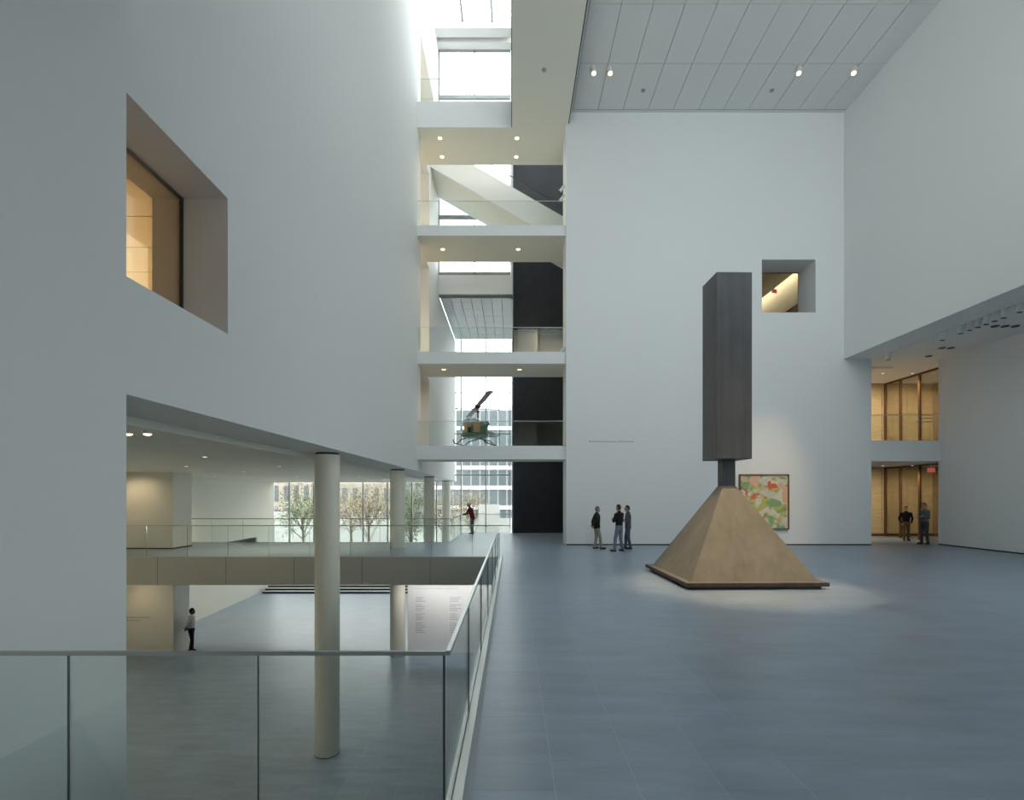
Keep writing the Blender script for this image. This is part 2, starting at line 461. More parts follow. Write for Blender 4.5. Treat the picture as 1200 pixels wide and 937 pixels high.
# added tall window in the aisle wall, out of view, for side daylight
aw = thing('window_added_aisle', 'added tall tinted window in the aisle wall near the viewer', 'window', (18.65, 4.2, 0.5)); aw['kind'] = 'structure'
for k in range(12):
    y = -4.0+1.5*k
    MB().box(18.55, 18.75, y-0.04, y+0.04, 0.5, 7.3).build('mullion', 'window_frame', aw)
for k in range(11):
    y = -4.0+1.5*k
    for z0 in (0.5, 3.9): MB().box(18.64, 18.65, y+0.04, y+1.46, z0+0.03, z0+3.37).build('pane', 'aisle_fill_glass', aw)
MB().box(18.56, 18.74, -4.0, 12.5, 3.87, 3.93).build('transom', 'window_frame', aw)

# gridded glass ceiling between the slab edge and the garden facade
gc = thing('ceiling_grid', 'pale gridded glass ceiling above the hanging helicopter', 'ceiling', (-2.04, 32.5, 13.3)); gc['kind'] = 'structure'
MB().box(LW, 0, UPF, FAC+0.2, 13.36, 13.6).build('backing', 'dark_gap', gc)
mat('glossy_panel', (0.62, 0.68, 0.70), 0.18, spec=0.8)
gw, gl = 4.09/7, 8.1/7
gm = MB().box(-gw/2+0.012, gw/2-0.012, -gl/2+0.012, gl/2-0.012, 0, 0.05).mesh('ceiling_panel'); gm.materials.append(M['glossy_panel'])
for i in range(7):
    for j in range(7):
        link('ceiling_panel', gm, None, gc, (LW+gw*(i+0.5), UPF+gl*(j+0.5), 13.3))

# black wall
struct('wall_black', cells([0.06, 7.0], [0, SKY], [(0.10, 3.4, 8.95, 11.67), (0.10, 3.4, 4.27, 6.42)], BLK, BLK+0.3, 'y'), 'black_panel', 'matte black wall rising behind the bridges', 'wall')
struct('trim_5', MB().box(-0.02, 0.06, BLK-0.03, FAC, 0, 13.3).box(-0.06, 0.06, UPF, BLK+0.3, 13.3, SKY), 'light_frame', 'pale vertical edge of the black wall', 'trim')
struct('wall_back_room', MB().box(0.06, 1.45, 32.0, 32.2, 4.0, 13).box(1.45, 7, 34.0, 34.2, 4.0, 13).box(1.45, 1.6, 32.2, 34.0, 4, 13).box(6.8, 7.0, BLK+0.3, 34.0, 4.0, 13), 'cream_paint', 'cream walls glimpsed through the opening in the black wall', 'wall')
struct('floor_back_room', MB().box(0.06, 7, BLK+0.3, 34.2, 8.0, 8.32).box(0.06, 7, BLK+0.3, 34.2, 4.0, 4.27).box(0.06, 7, BLK+0.3, 34.2, 12.9, 13.2), 'grey_stone', 'grey slabs of the rooms behind the black wall', 'floor')
struct('wall_bridge_end', MB().box(7.0, 7.2, 23.27, BLK+0.3, 0, SKY+0.2), 'plaster', 'white wall closing the bridges on the right', 'wall')

# left corridor behind the white wall
cor = MB()
cor.box(-9.2, -9.0, 22.3, 27.2, 4.0, 23.2).box(-9.0, LT, 22.3, 22.5, 4.0, 23.2).box(-9.0, LT, 25.3, 25.5, 4.0, 19.1).box(-9.0, LT, 26.7, 27.0, 19.0, 23.2)
for a, b in ((3.68, 4.27), (7.81, 8.32), (13.33, 13.78), (18.0, 19.12), (22.8, 23.2)): cor.box(-9.0, LT, 22.5, 26.7, a, b)
struct('wall_corridor', cor, 'cream_paint', 'cream corridor walls seen through the side openings of the bridges', 'wall')

# bridges
bnames = ['slab of the lowest bridge below the helicopter', 'white slab of the bridge level with the gridded ceiling foot', 'white slab of the bridge below the diagonal stair', 'deep white slab of the topmost bridge']
for k, (a, b) in enumerate(levels):
    y1 = 24.6 if k else 23.6
    m = MB().box(LW, 2.32 if k < 3 else -0.001, 22.1, y1, a, b)
    if k < 3: m.box(2.32, 7.0, 23.27, y1, a, b)
    else: m.box(-0.001, 7.0, 22.1, y1, a, b)
    br = struct('bridge', m, 'soffit_paint', bnames[k], 'bridge')
    MB().box(LW, 2.32 if k < 3 else -0.03, 22.085, 22.099, a, b).build('fascia', 'plaster', br)

# lobby shell
struct('ceiling_lobby', MB().box(-17.0, LT, 5.0, FAC, LCEIL, LCEIL+0.3), 'soffit_paint', 'low pale ceiling over the bridge and lobby', 'ceiling')
struct('wall_lobby_side', MB().prism([(-16.1, 5.0), (-16.1, 24), (-17.0, FAC), (-17.4, FAC), (-17.4, 5.0)], 'z', LOB, LCEIL), 'cream_paint', 'long cream wall running from the lobby to the garden windows', 'wall')
struct('wall_lobby_near', MB().box(-17.0, LT, 4.6, 5.0, LOB, 8.4).box(LT, 19, -6.4, -6.0, LOB, 0), 'plaster', 'plain wall closing the near end of the lobby', 'wall')
pier = struct('wall_pier', MB().box(-17.0, -13.45, 20.3, 21.5, 0.0, LCEIL).box(-17.0, -13.62, 20.6, 21.6, LOB, -0.98), 'cream_paint', 'cream pier standing through the bridge floor beside the side wall', 'wall')
MB().box(-17, -13.44, 20.29, 21.51, 0.0, 0.05).build('shadow_gap', 'dark_gap', pier)
for k, (x1, z) in enumerate(((-14.55, -2.78), (-14.95, -2.90))):
    MB().box(-16.1, x1, 20.595, 20.6, z-0.02, z+0.02).build('wall_text_line', 'print_grey', pier)
struct('wall_lobby_right', MB().box(18.6, 19.0, -6, 36.6, LOB, -0.98), 'plaster', 'plain wall at the far right side of the lobby', 'wall')

# donor wall below the walkway
dw = struct('wall_names', MB().box(-4.28, 18.6, 21.0, 21.3, LOB, -0.98), 'plaster', 'white lobby wall printed with columns of names below the walkway', 'wall')
struct('wall_lobby_back', MB().box(-0.3, 0.0, 21.3, FAC, LOB, -0.5), 'plaster', 'plain wall closing the lobby behind the names', 'wall')

def text_mesh(name, body, size, m, parent, loc, rot=(PI/2, 0, 0), align='LEFT', ext=0.002):
    cu = bpy.data.curves.new(name, 'FONT'); cu.body = body; cu.size = size; cu.align_x = align; cu.extrude = ext; cu.resolution_u = 2
    t = bpy.data.objects.new(name, cu); C.objects.link(t)
    bpy.context.view_layer.update()
    me = bpy.data.meshes.new_from_object(t.evaluated_get(bpy.context.evaluated_depsgraph_get()))
    C.objects.unlink(t); bpy.data.objects.remove(t)
    me.materials.clear(); me.materials.append(M[m])
    o = bpy.data.objects.new(name, me); C.objects.link(o)
    if parent: o.parent = parent
    o.location = Vector(loc) - off(parent); o.rotation_euler = rot
    return o
text_mesh('lettering', 'The Donald B. and Catherine C. Marron Atrium', 0.098, 'print_dark', wf, (3.28, FW-0.004, 4.40))
text_mesh('lettering', 'The Founders of The Museum of Modern Art', 0.095, 'print_grey', dw, (-3.95, 20.994, -1.72))
for cx, n in ((-3.95, 20), (-2.55, 20)):
    for i in range(n):
        if i in (3, 8, 13): continue
        L = random.uniform(0.25, 0.48)
        MB().box(cx, cx+L, 20.994, 21.0, -2.06-i*0.075-0.014, -2.06-i*0.075+0.014).build('name_line', 'print_grey', dw)

# room behind the left window
gr = MB()
gr.box(-18.0, LT, 5.2, 5.4, 4.2, 8.0).box(-18.0, LT, 24.0, 24.2, 4.2, 8.0).box(-18.2, -18.0, 5.2, 24.2, 4.2, 8.0)
gr.box(-18.0, LT, 5.2, 24.2, 4.0, 4.27)
struct('wall_gallery', gr, 'gallery_wood', 'warm-lit gallery walls seen through the square window', 'wall')
gcl = struct('ceiling_gallery', MB().box(-18.0, LT, 5.2, 24.2, 7.82, 8.1), 'dark_gap', 'warm jointed ceiling of the gallery behind the square window', 'ceiling')
for k in range(12):
    y0 = 5.2+1.3*k
    MB().box(-18.0, LT, y0+0.015, min(y0+1.285, 24.0), 7.78, 7.82).build('ceiling_panel', 'gallery_wood', gcl)

w3 = thing('window_2', 'fixed pane in the deep square opening of the left wall', 'window', (-4.75, 6.4, 4.43)); w3['kind'] = 'structure'
MB().box(-4.765, -4.735, 5.45, 7.35, 4.45, 6.36).build('pane', 'warm_glass', w3)
wfm = MB().box(-4.775, -4.725, 7.35, 7.37, 4.43, 6.38).box(-4.775, -4.725, 5.43, 7.37, 6.36, 6.38).box(-4.775, -4.725, 5.43, 7.37, 4.43, 4.45).box(-4.775, -4.725, 5.43, 5.45, 4.43, 6.38)
wfm.build('window_frame', 'dark_joint', w3)
# window in the far wall and the stair hall behind it
w4 = thing('window_3', 'small square pane set deep in the far wall', 'window', (11.8, 23.2, 9.95)); w4['kind'] = 'structure'
MB().box(10.7, 12.98, 23.20, 23.22, 9.97, 12.19).build('pane', 'clear_glass', w4)
MB().box(10.69, 12.99, 23.18, 23.24, 12.19, 12.21).box(10.69, 12.99, 23.18, 23.24, 9.95, 9.97).build('window_frame', 'wood_post', w4)
hall = MB().box(8.0, 17.3, 40.0, 40.2, 8.0, 15.2).box(7.8, 8.0, 23.27, 40.2, 8.0, 15.2).box(8.0, 16.3, 23.27, 40, 15.0, 15.3).box(16.2, 17.3, 23.27, 40, 15.8, 16.0).box(16.2, 16.3, 23.27, 40, 15.3, 15.8)
hall.box(17.0, 17.3, 23.27, 40, 13.55, 15.8).box(8, 17.3, 23.27, 40, 7.9, 8.1)
struct('wall_hall', hall, 'cream_paint', 'cream hall with a bright washed band seen through the far window', 'wall')
struct('wall_hall_dark', MB().box(17.02, 17.3, 23.27, 40, 8.1, 13.55), 'wood_post', 'dark brown lower wall of the hall behind the far window', 'wall')
struct('wall_hall_front', MB().box(13.2, 17.3, 23.25, 23.27, 8.0, 15.2), 'cream_paint', 'cream front wall of the hall behind the far wall', 'wall')

# two-storey warm room right of the far wall
wm = struct('wall_warm', MB().box(15.0, 22.2, 26.85, 27.05, 0, OVH+0.2).box(22.0, 22.2, 22.1, 26.85, 0, OVH+0.2).box(15.17, 15.37, 23.27, 26.85, 0, OVH+0.2), 'wood_post', 'honey-coloured panelled wall of the two-storey room beside the far wall', 'wall')
for k in range(5):
    x0 = 15.37+1.33*k
    for z0, z1 in ((0.14, 3.58), (4.5, OVH-0.02)):
        MB().box(x0+0.012, min(x0+1.318, 22.0), 26.80, 26.85, z0, z1).build('wall_panel', 'wood_panel', wm)
struct('wall_warm_front', MB().box(18.9, 22.2, 22.0, 22.2, 0, OVH+0.2), 'plaster', 'white wall closing the two-storey room on the right', 'wall')
mz = struct('floor_mezzanine', MB().box(15.37, 22.0, 22.0, 26.8, 3.60, 4.48), 'plaster', 'grey-white mezzanine slab across the warm doorway', 'floor')
gp = thing('glass_partition', 'brown-framed glass partition inside the warm two-storey room', 'partition', (19.5, 24.4, 0))
for z0, z1 in ((0.0, 3.6), (4.48, OVH)):
    for y in (22.9, 24.5, 25.7, 26.75):
        MB().box(19.46, 19.54, y-0.05, y+0.05, z0, z1).build('post', 'wood_post', gp)
    MB().box(19.46, 19.54, 22.3, 26.8, z1-0.08, z1).build('head_rail', 'wood_post', gp)
    for y0, y1 in ((22.95, 24.45), (24.55, 25.65), (25.75, 26.7)):
        MB().box(19.49, 19.51, y0, y1, z0+0.02, z1-0.08).build('pane', 'warm_glass', gp)
# steps at the garden end of the lobby
gs = thing('garden_steps', 'low dark-edged stone steps below the garden windows', 'steps', (-8.3, 33.9, LOB))
for k in range(3):
    y0 = 33.9+0.42*k; z1 = LOB+0.13*(k+1)
    s_ = MB().box(-16.55, -0.31, y0, 35.6, z1-0.13, z1-0.03).build('riser', 'dark_riser', gs)
    MB().box(-16.55, -0.31, y0-0.02, 35.6, z1-0.03, z1).build('tread', 'light_tread', gs)

# ------------------------------------------------------------------ garden facade
fa = thing('window_4', 'tall garden facade of tinted glass with slim mullions', 'window', (-8.3, FAC, LOB)); fa['kind'] = 'structure'
mx = [-0.12-1.754*k for k in range(10)]
zl = [-3.95, 0.0, LCEIL]; zr = [-3.95, 0.0, 3.60, 6.54, 9.48, 13.3]
for k, x in enumerate(mx):
    top = 13.3 if x > LT else LCEIL
    MB().box(x-0.035, x+0.035, FAC-0.06, FAC+0.10, -3.95, top).build('mullion', 'window_frame', fa)
for k in range(9):
    b, a = mx[k], mx[k+1]
    zs = zr if a > LT-1.5 and k < 3 else zl
    for z in zs[1:-1]:
        MB().box(a+0.035, b-0.035, FAC-0.03, FAC+0.07, z-0.03, z+0.03).build('transom', 'window_frame', fa)
    for c, d in zip(zs[:-1], zs[1:]):
        MB().box(a+0.035, b-0.035, FAC+0.02, FAC+0.032, c+0.03, d-0.03).build('pane', 'facade_glass', fa)
MB().box(-17.0, mx[-1]-0.035, FAC+0.02, FAC+0.032, -3.95, LCEIL).build('pane', 'facade_glass', fa)

# ------------------------------------------------------------------ columns
for k, y in enumerate((12.85, 20.75, 28.6, 36.0)):
    lab = ['round cream column rising from the lobby floor in front of the bridge', 'round cream column standing through the bridge beside its front rail',
           'round cream column behind the bridge near the walkway rail', 'round cream column closest to the garden windows'][k]
    t = thing('column', lab, 'column', (-4.635, y, LOB), group='round columns under the white wall')
    r = 0.30
    prof = [(r, LOB+0.015), (r, BEAM-0.05)]
    m = MB().lathe((-4.635, y, 0), prof, 40); m.build('shaft', 'column_paint', t, smooth=True)
    MB().lathe((-4.635, y, 0), [(r-0.02, BEAM-0.05), (r-0.02, BEAM)], 32).build('top_joint', 'black_metal', t, smooth=True)
    MB().lathe((-4.635, y, 0), [(r+0.006, LOB), (r+0.006, LOB+0.015)], 32).build('base_ring', 'dark_gap', t, smooth=True)

# ------------------------------------------------------------------ glass balustrades
def balustrade(label, p0, p1, z0, h, step, first=0.0, rail=0.03, group=None, m_rail='rail_steel', m_glass='rail_glass', joints=True, curb=None, z_low=None):
    p0 = Vector((p0[0], p0[1], 0)); p1 = Vector((p1[0], p1[1], 0))
    d = p1-p0; L = d.length; d.normalize(); n = Vector((-d.y, d.x, 0))
    t = thing('glass_balustrade', label, 'railing', (p0.x, p0.y, z0), group=group)
    def slab(a, b, th, za, zb):
        q = []
        for z in (za, zb):
            for s_, w_ in ((a, -th/2), (b, -th/2), (b, th/2), (a, th/2)):
                c = p0+d*s_+n*w_; q.append((c.x, c.y, z))
        return MB().add(q, [(0,3,2,1),(4,5,6,7),(0,1,5,4),(1,2,6,5),(2,3,7,6),(3,0,4,7)])
    zl_ = z0 if z_low is None else z_low
    cuts = [0.0]; s_ = first if first > 0 else step
    while s_ < L-0.1: cuts.append(s_); s_ += step
    cuts.append(L)
    for a, b in zip(cuts[:-1], cuts[1:]):
        slab(a+0.004, b-0.004, 0.014, zl_, z0+h-rail/2).build('pane', m_glass, t)
    if joints:
        for c in cuts[1:-1]: slab(c-0.0022, c+0.0022, 0.016, zl_, z0+h-rail/2).build('joint', 'dark_joint', t)
    slab(0, L, rail, z0+h-rail/2, z0+h+rail/2).build('handrail', m_rail, t)
    return t, slab

RH = 1.07
# the void's near edge and long edge
t, sl = balustrade('clear glass balustrade across the near edge of the void, meeting the long rail', (LW, 3.36), (-0.4355, 3.36), 0.0, RH, 1.245, first=1.18, rail=0.026, z_low=-0.4)
sl(3.638, 3.652, 0.02, -0.4, RH-0.014).build('corner_joint', 'dark_joint', t)
t, sl = balustrade('long glass balustrade beside the slate floor, running along the open void', (-0.42, 3.36), (-0.42, 17.6), 0.0, RH, 2.0, first=1.6, rail=0.03, z_low=-0.4, m_rail='brushed_steel')
for a, b in ((-0.455, -0.425), (-0.412, -0.345)):
    MB().box(a, b, 2.2, 17.6, -0.01, 0.006).build('floor_channel', 'brushed_steel', t)
MB().box(-0.425, -0.412, 2.2, 17.6, -0.01, 0.001).build('channel_slot', 'dark_joint', t)
balustrade('glass balustrade along the front edge of the bridge over the lobby', (-17.0, 17.85), (-0.44, 17.85), 0.0, RH, 1.42, rail=0.035, group=None)
balustrade('glass balustrade along the back edge of the bridge, behind the round columns', (-16.5, 23.3), (-2.85, 23.3), 0.0, RH, 1.42, rail=0.035)
balustrade('glass balustrade along the walkway where a person in maroon leans', (-2.80, 23.3), (-2.80, 29.35), 0.0, RH, 1.5, rail=0.035)
balustrade('glass balustrade at the end of the walkway facing the garden', (-2.76, 29.35), (-0.05, 29.35), 0.0, RH, 1.4, rail=0.03)
for k, lab in ((0, 'glass balustrade on the lowest bridge in front of the helicopter'), (1, 'glass balustrade on the bridge below the gridded glass ceiling'), (2, 'glass balustrade on the bridge in front of the diagonal stair')):
    balustrade(lab, (LW+0.01, 22.14), (2.31, 22.14), levels[k][1], RH, 2.1, rail=0.018, joints=False, m_rail='clear_glass' if k == 9 else 'light_frame')
balustrade('glass balustrade on the topmost bridge below the skylight', (LW+0.01, 22.14), (-0.02, 22.14), levels[3][1], 1.0, 2.0, rail=0.016, joints=False, m_rail='light_frame')
t, sl = balustrade('glass balustrade on the mezzanine inside the warm doorway', (15.39, 22.1), (18.38, 22.1), 4.48, 1.13, 1.5, rail=0.02, joints=False)
for x0, z in ((17.55, 5.45), (17.45, 5.30)): MB().box(x0, 18.12, 22.088, 22.091, z-0.02, z+0.02).build('print_line', 'print_dark', t)

# ------------------------------------------------------------------ diagonal stair
m_ = 0.573
sx0, sx1 = LW, 6.9
zb = lambda x: 16.27 - m_*x
stt = thing('stair_flight', 'white diagonal stair flight with solid sides crossing behind the top bridges', 'stair', (0, 27, 13.8))
MB().prism([(sx0, zb(sx0)), (sx1, zb(sx1)), (sx1, zb(sx1)+1.33), (sx0, zb(sx0)+1.33)], 'y', 25.7, 25.85).build('near_side', 'plaster', stt)
MB().prism([(sx0, zb(sx0)), (sx1, zb(sx1)), (sx1, zb(sx1)+1.33), (sx0, zb(sx0)+1.33)], 'y', 28.2, 28.35).build('far_side', 'plaster', stt)
MB().prism([(sx0, zb(sx0)+0.001), (sx1, zb(sx1)+0.001), (sx1, zb(sx1)+0.22), (sx0, zb(sx0)+0.22)], 'y', 25.85, 28.2).build('underside', 'soffit_paint', stt)
nst = 30
for i in range(nst):
    x = sx0+(sx1-sx0)*i/nst; dx = (sx1-sx0)/nst
    MB().box(x, x+dx, 25.85, 28.2, zb(x)+0.15, zb(x)+0.36).build('step', 'grey_stone', stt)
MB().path([(sx0, 25.78, zb(sx0)+1.9), (sx1, 25.78, zb(sx1)+1.9)], 0.022).build('handrail', 'black_metal', stt)
MB().prism([(sx0, zb(sx0)+1.33), (sx1, zb(sx1)+1.33), (sx1, zb(sx1)+1.88), (sx0, zb(sx0)+1.88)], 'y', 25.77, 25.79).build('pane', 'rail_glass', stt)


# ------------------------------------------------------------------ sculpture (plain stand-in: pyramid foot, neck, square shaft)
def steel(name, col, streak, rough):
    m = bpy.data.materials.new(name); m.use_nodes = True
    nt = m.node_tree; b = nt.nodes['Principled BSDF']
    tc = nt.nodes.new('ShaderNodeTexCoord')
    mp = nt.nodes.new('ShaderNodeMapping'); mp.inputs['Scale'].default_value = (4, 4, 0.25)
    nt.links.new(tc.outputs['Object'], mp.inputs[0])
    n = nt.nodes.new('ShaderNodeTexNoise'); n.inputs['Scale'].default_value = 1.5; n.inputs['Detail'].default_value = 7
    nt.links.new(mp.outputs[0], n.inputs['Vector'])
    n2 = nt.nodes.new('ShaderNodeTexNoise'); n2.inputs['Scale'].default_value = 1.1; n2.inputs['Detail'].default_value = 5
    nt.links.new(tc.outputs['Object'], n2.inputs['Vector'])
    ad = nt.nodes.new('ShaderNodeMath'); ad.operation = 'ADD'
    nt.links.new(n.outputs[0], ad.inputs[0]); nt.links.new(n2.outputs[0], ad.inputs[1])
    cr = nt.nodes.new('ShaderNodeMapRange'); cr.inputs['From Min'].default_value = 0.7; cr.inputs['From Max'].default_value = 1.3
    nt.links.new(ad.outputs[0], cr.inputs[0])
    mx = nt.nodes.new('ShaderNodeMix'); mx.data_type = 'RGBA'
    mx.inputs['A'].default_value = (*col, 1); mx.inputs['B'].default_value = (*streak, 1)
    nt.links.new(cr.outputs[0], mx.inputs['Factor']); nt.links.new(mx.outputs['Result'], b.inputs['Base Color'])
    b.inputs['Roughness'].default_value = rough
    b.inputs['Specular IOR Level'].default_value = 0.4
    bp = nt.nodes.new('ShaderNodeBump'); bp.inputs['Strength'].default_value = 0.15; bp.inputs['Distance'].default_value = 0.01
    nt.links.new(n.outputs[0], bp.inputs['Height']); nt.links.new(bp.outputs[0], b.inputs['Normal'])
    M[name] = m
steel('warm_lit_steel', (0.145, 0.124, 0.088), (0.200, 0.174, 0.128), 0.55)  # lighter, warmer than the shaft steel: spotlight tone put into the colour
steel('dark_steel', (0.052, 0.053, 0.057), (0.085, 0.086, 0.090), 0.5)
steel('rust_edge', (0.045, 0.030, 0.022), (0.075, 0.058, 0.045), 0.7)
sp = thing('steel_sculpture', 'tall dark steel shaft standing on a tan steel pyramid foot', 'sculpture', (5.47, 13.06, 0), math.radians(1.3))
def frustum(h0, z0, h1, z1):
    q = [(-h0,-h0,z0),(h0,-h0,z0),(h0,h0,z0),(-h0,h0,z0),(-h1,-h1,z1),(h1,-h1,z1),(h1,h1,z1),(-h1,h1,z1)]
    return MB().add(q, [(0,3,2,1),(4,5,6,7),(0,1,5,4),(1,2,6,5),(2,3,7,6),(3,0,4,7)])
frustum(1.50, 0.0, 1.50, 0.07).build('plinth', 'black_metal', sp, local=True)
frustum(1.62, 0.07, 1.62, 0.155).build('base_plate', 'rust_edge', sp, local=True, bevel=0.008)
frustum(1.615, 0.1555, 1.615, 0.160).build('plate_top', 'warm_lit_steel', sp, local=True)
frustum(1.45, 0.160, 0.16, 2.36).build('pyramid_foot', 'warm_lit_steel', sp, local=True)
frustum(0.16, 2.36, 0.16, 3.02).build('neck', 'dark_steel', sp, local=True, bevel=0.01)
frustum(0.443, 3.02, 0.443, 7.62).build('shaft', 'dark_steel', sp, local=True, bevel=0.012)

# ------------------------------------------------------------------ painting (plain abstract stand-in)
def canvas_material():
    m = bpy.data.materials.new('painted_canvas'); m.use_nodes = True
    nt = m.node_tree; b = nt.nodes['Principled BSDF']; b.inputs['Roughness'].default_value = 0.6
    tc = nt.nodes.new('ShaderNodeTexCoord')
    def noise(scale, seed, stretch):
        mp = nt.nodes.new('ShaderNodeMapping'); mp.inputs['Location'].default_value = (seed, seed*0.7, seed*1.3)
        mp.inputs['Scale'].default_value = stretch; mp.inputs['Rotation'].default_value = (0, seed*0.31, 0)
        nt.links.new(tc.outputs['Object'], mp.inputs[0])
        n = nt.nodes.new('ShaderNodeTexNoise'); n.inputs['Scale'].default_value = scale; n.inputs['Detail'].default_value = 3; n.inputs['Distortion'].default_value = 0.8
        nt.links.new(mp.outputs[0], n.inputs['Vector']); return n.outputs[0]
    cur = None
    base = (0.62, 0.60, 0.48, 1)
    layers = [(1.1, 3.1, (1, 1, 1), 0.50, (0.55, 0.50, 0.14, 1)), (2.0, 8.7, (1, 1, 1), 0.55, (0.72, 0.66, 0.52, 1)), (1.5, 1.9, (1, 1, 1.2), 0.58, (0.26, 0.42, 0.18, 1)),
              (1.9, 5.5, (1, 1, 1.2), 0.61, (0.72, 0.14, 0.05, 1)), (1.8, 12.3, (1, 1, 1.3), 0.64, (0.10, 0.20, 0.24, 1)), (1.7, 17.9, (1, 1, 1), 0.60, (0.75, 0.45, 0.30, 1))]
    for scale, seed, stc, thr, col in layers:
        f = noise(scale, seed, stc)
        r = nt.nodes.new('ShaderNodeMapRange'); r.inputs['From Min'].default_value = thr-0.02; r.inputs['From Max'].default_value = thr+0.03
        nt.links.new(f, r.inputs[0])
        mx = nt.nodes.new('ShaderNodeMix'); mx.data_type = 'RGBA'; mx.inputs['B'].default_value = col
        if cur is None: mx.inputs['A'].default_value = base
        else: nt.links.new(cur, mx.inputs['A'])
        nt.links.new(r.outputs[0], mx.inputs['Factor']); cur = mx.outputs['Result']
    nt.links.new(cur, b.inputs['Base Color'])
    M['painted_canvas'] = m
canvas_material()
pt = thing('abstract_painting', 'large abstract painting in yellow green and red, framed in brown', 'painting', (10.75, 21.87, 0.69))
MB().box(9.74, 11.76, 21.835, 21.88, 0.72, 2.98).build('canvas', 'painted_canvas', pt)
pf = MB()
for a in ((9.69, 9.74, 0.67, 3.03), (11.76, 11.81, 0.67, 3.03), (9.74, 11.76, 0.67, 0.72), (9.74, 11.76, 2.98, 3.03)):
    pf.box(a[0], a[1], 21.80, 21.895, a[2], a[3])
pf.build('picture_frame', 'wood_post', pt)

# ------------------------------------------------------------------ lamps
def can_spot(label, loc, aim, power=0, angle=22, group=None, glow='lamp_glow', col=(1.0, 0.74, 0.45), m='white_metal', L=0.26, r=0.075, lit=True, blend=0.5, drop=0.18):
    """track spotlight hung from loc: canopy, stem, can, lens"""
    loc = Vector(loc); t = thing('ceiling_spotlight', label, 'spotlight', loc, group=group)
    c = loc + Vector((0, 0, -drop)); d = (Vector(aim)-c).normalized()
    MB().tube(loc, loc+Vector((0, 0, -0.02)), 0.06, 0.06, 12).build('canopy', m, t)
    MB().tube(loc+Vector((0, 0, -0.02)), c, 0.012, 0.012, 8).build('stem', m, t)
    b = MB().tube(c-d*L*0.5, c+d*L*0.5, r, r, 18); b.build('can', m, t, smooth=True)
    e = c+d*(L*0.5)
    if lit:
        MB().ellipsoid(e+d*0.006, r*0.85, r*0.85, r*0.6, 12, 8).build('lens', glow, t, smooth=True)
        if power: spot('spotlight_beam', e+d*0.08, aim, power, angle, col, blend)
    else:
        MB().tube(e, e+d*0.003, r*0.8, r*0.8, 16).build('lens', 'black_metal', t)
    return t
for k, (x, lab) in enumerate(((3.09, 'lit spotlight on the panelled ceiling close to the black shadow gap'), (3.72, 'lit spotlight on the panelled ceiling, second from the black shadow gap'),
                (10.93, 'lit spotlight on the panelled ceiling above the small far window'), (13.03, 'lit spotlight on the panelled ceiling beside the right wall'))):
    can_spot(lab, (x, 19.5, CEI), (5.2 if k < 2 else 6.2, 12.6, 1.5), 900, 16, 'spotlights on the panelled ceiling', r=0.10, L=0.3, drop=0.22)
can_spot('spotlight on the panelled ceiling in front of the sculpture, beside the strip', (3.1, 7.6, CEI), (5.2, 12.0, 0.6), 5600, 19, 'spotlights on the panelled ceiling', r=0.10, L=0.3, drop=0.22, blend=1.0)
can_spot('spotlight on the panelled ceiling in front of the sculpture, farther right', (9.4, 7.6, CEI), (5.3, 11.9, 0.6), 5600, 19, 'spotlights on the panelled ceiling', r=0.10, L=0.3, drop=0.22, blend=1.0)
can_spot('spotlight on the panelled ceiling aimed at the painting', (10.9, 12.5, CEI), (10.9, 21.9, 2.0), 4200, 16, 'spotlights on the panelled ceiling', r=0.10, L=0.3, drop=0.22, blend=1.0)
for k, y in enumerate((21.0, 18.35, 17.6, 17.25, 16.95, 16.65, 16.35, 16.05, 15.55)):
    lab = {0: 'white cylinder spotlight on the aisle track near the warm doorway', 1: 'white cylinder spotlight alone midway on the aisle track', 8: 'white cylinder spotlight alone on the aisle track past the dense row'}.get(k, 'white cylinder spotlight, %s in the dense aisle row counted from the warm doorway' % ['first','second','third','fourth','fifth','sixth'][min(max(k-2,0),5)])
    can_spot(lab, (15.45, y, OVH+0.05), (15.0, y+0.2, 5), 0, group='white spotlights on the aisle track', lit=False, r=0.10, L=0.30, drop=0.2)
for k, (x, y) in enumerate(((17.5, 21.5), (17.05, 20.3), (17.4, 20.3), (16.7, 17.7), (17.05, 17.7), (17.4, 17.7))):
    lab = 'single black recessed downlight in the aisle soffit by the warm doorway' if k == 0 else (['', 'black recessed downlight of the aisle pair, on the track side', 'black recessed downlight of the aisle pair, on the wall side', 'black recessed downlight of the aisle row of three, next to the track', 'black recessed downlight in the middle of the aisle row of three', 'black recessed downlight of the aisle row of three, next to the wall'][k])
    t = thing('recessed_downlight', lab, 'downlight', (x, y, OVH), group='black downlights in the aisle soffit')
    MB().lathe((x, y, OVH), [(0.15, -0.004), (0.15, 0.001)], 20).build('trim_ring', 'ceiling_paint', t)
    MB().lathe((x, y, OVH), [(0.12, -0.03), (0.12, -0.004)], 20).build('baffle', 'black_metal', t)
dl = [(-3.20, 22.75, SOF, 'topmost'), (0.22, 22.75, SOF, 'topmost'), (-3.28, 24.0, SOF, 'topmost'), (0.20, 24.0, SOF, 'topmost'),
      (-3.15, 23.3, 13.33, 'third'), (0.28, 23.3, 13.33, 'third'), (-3.08, 23.1, 7.81, 'second'), (0.34, 23.1, 7.81, 'second')]
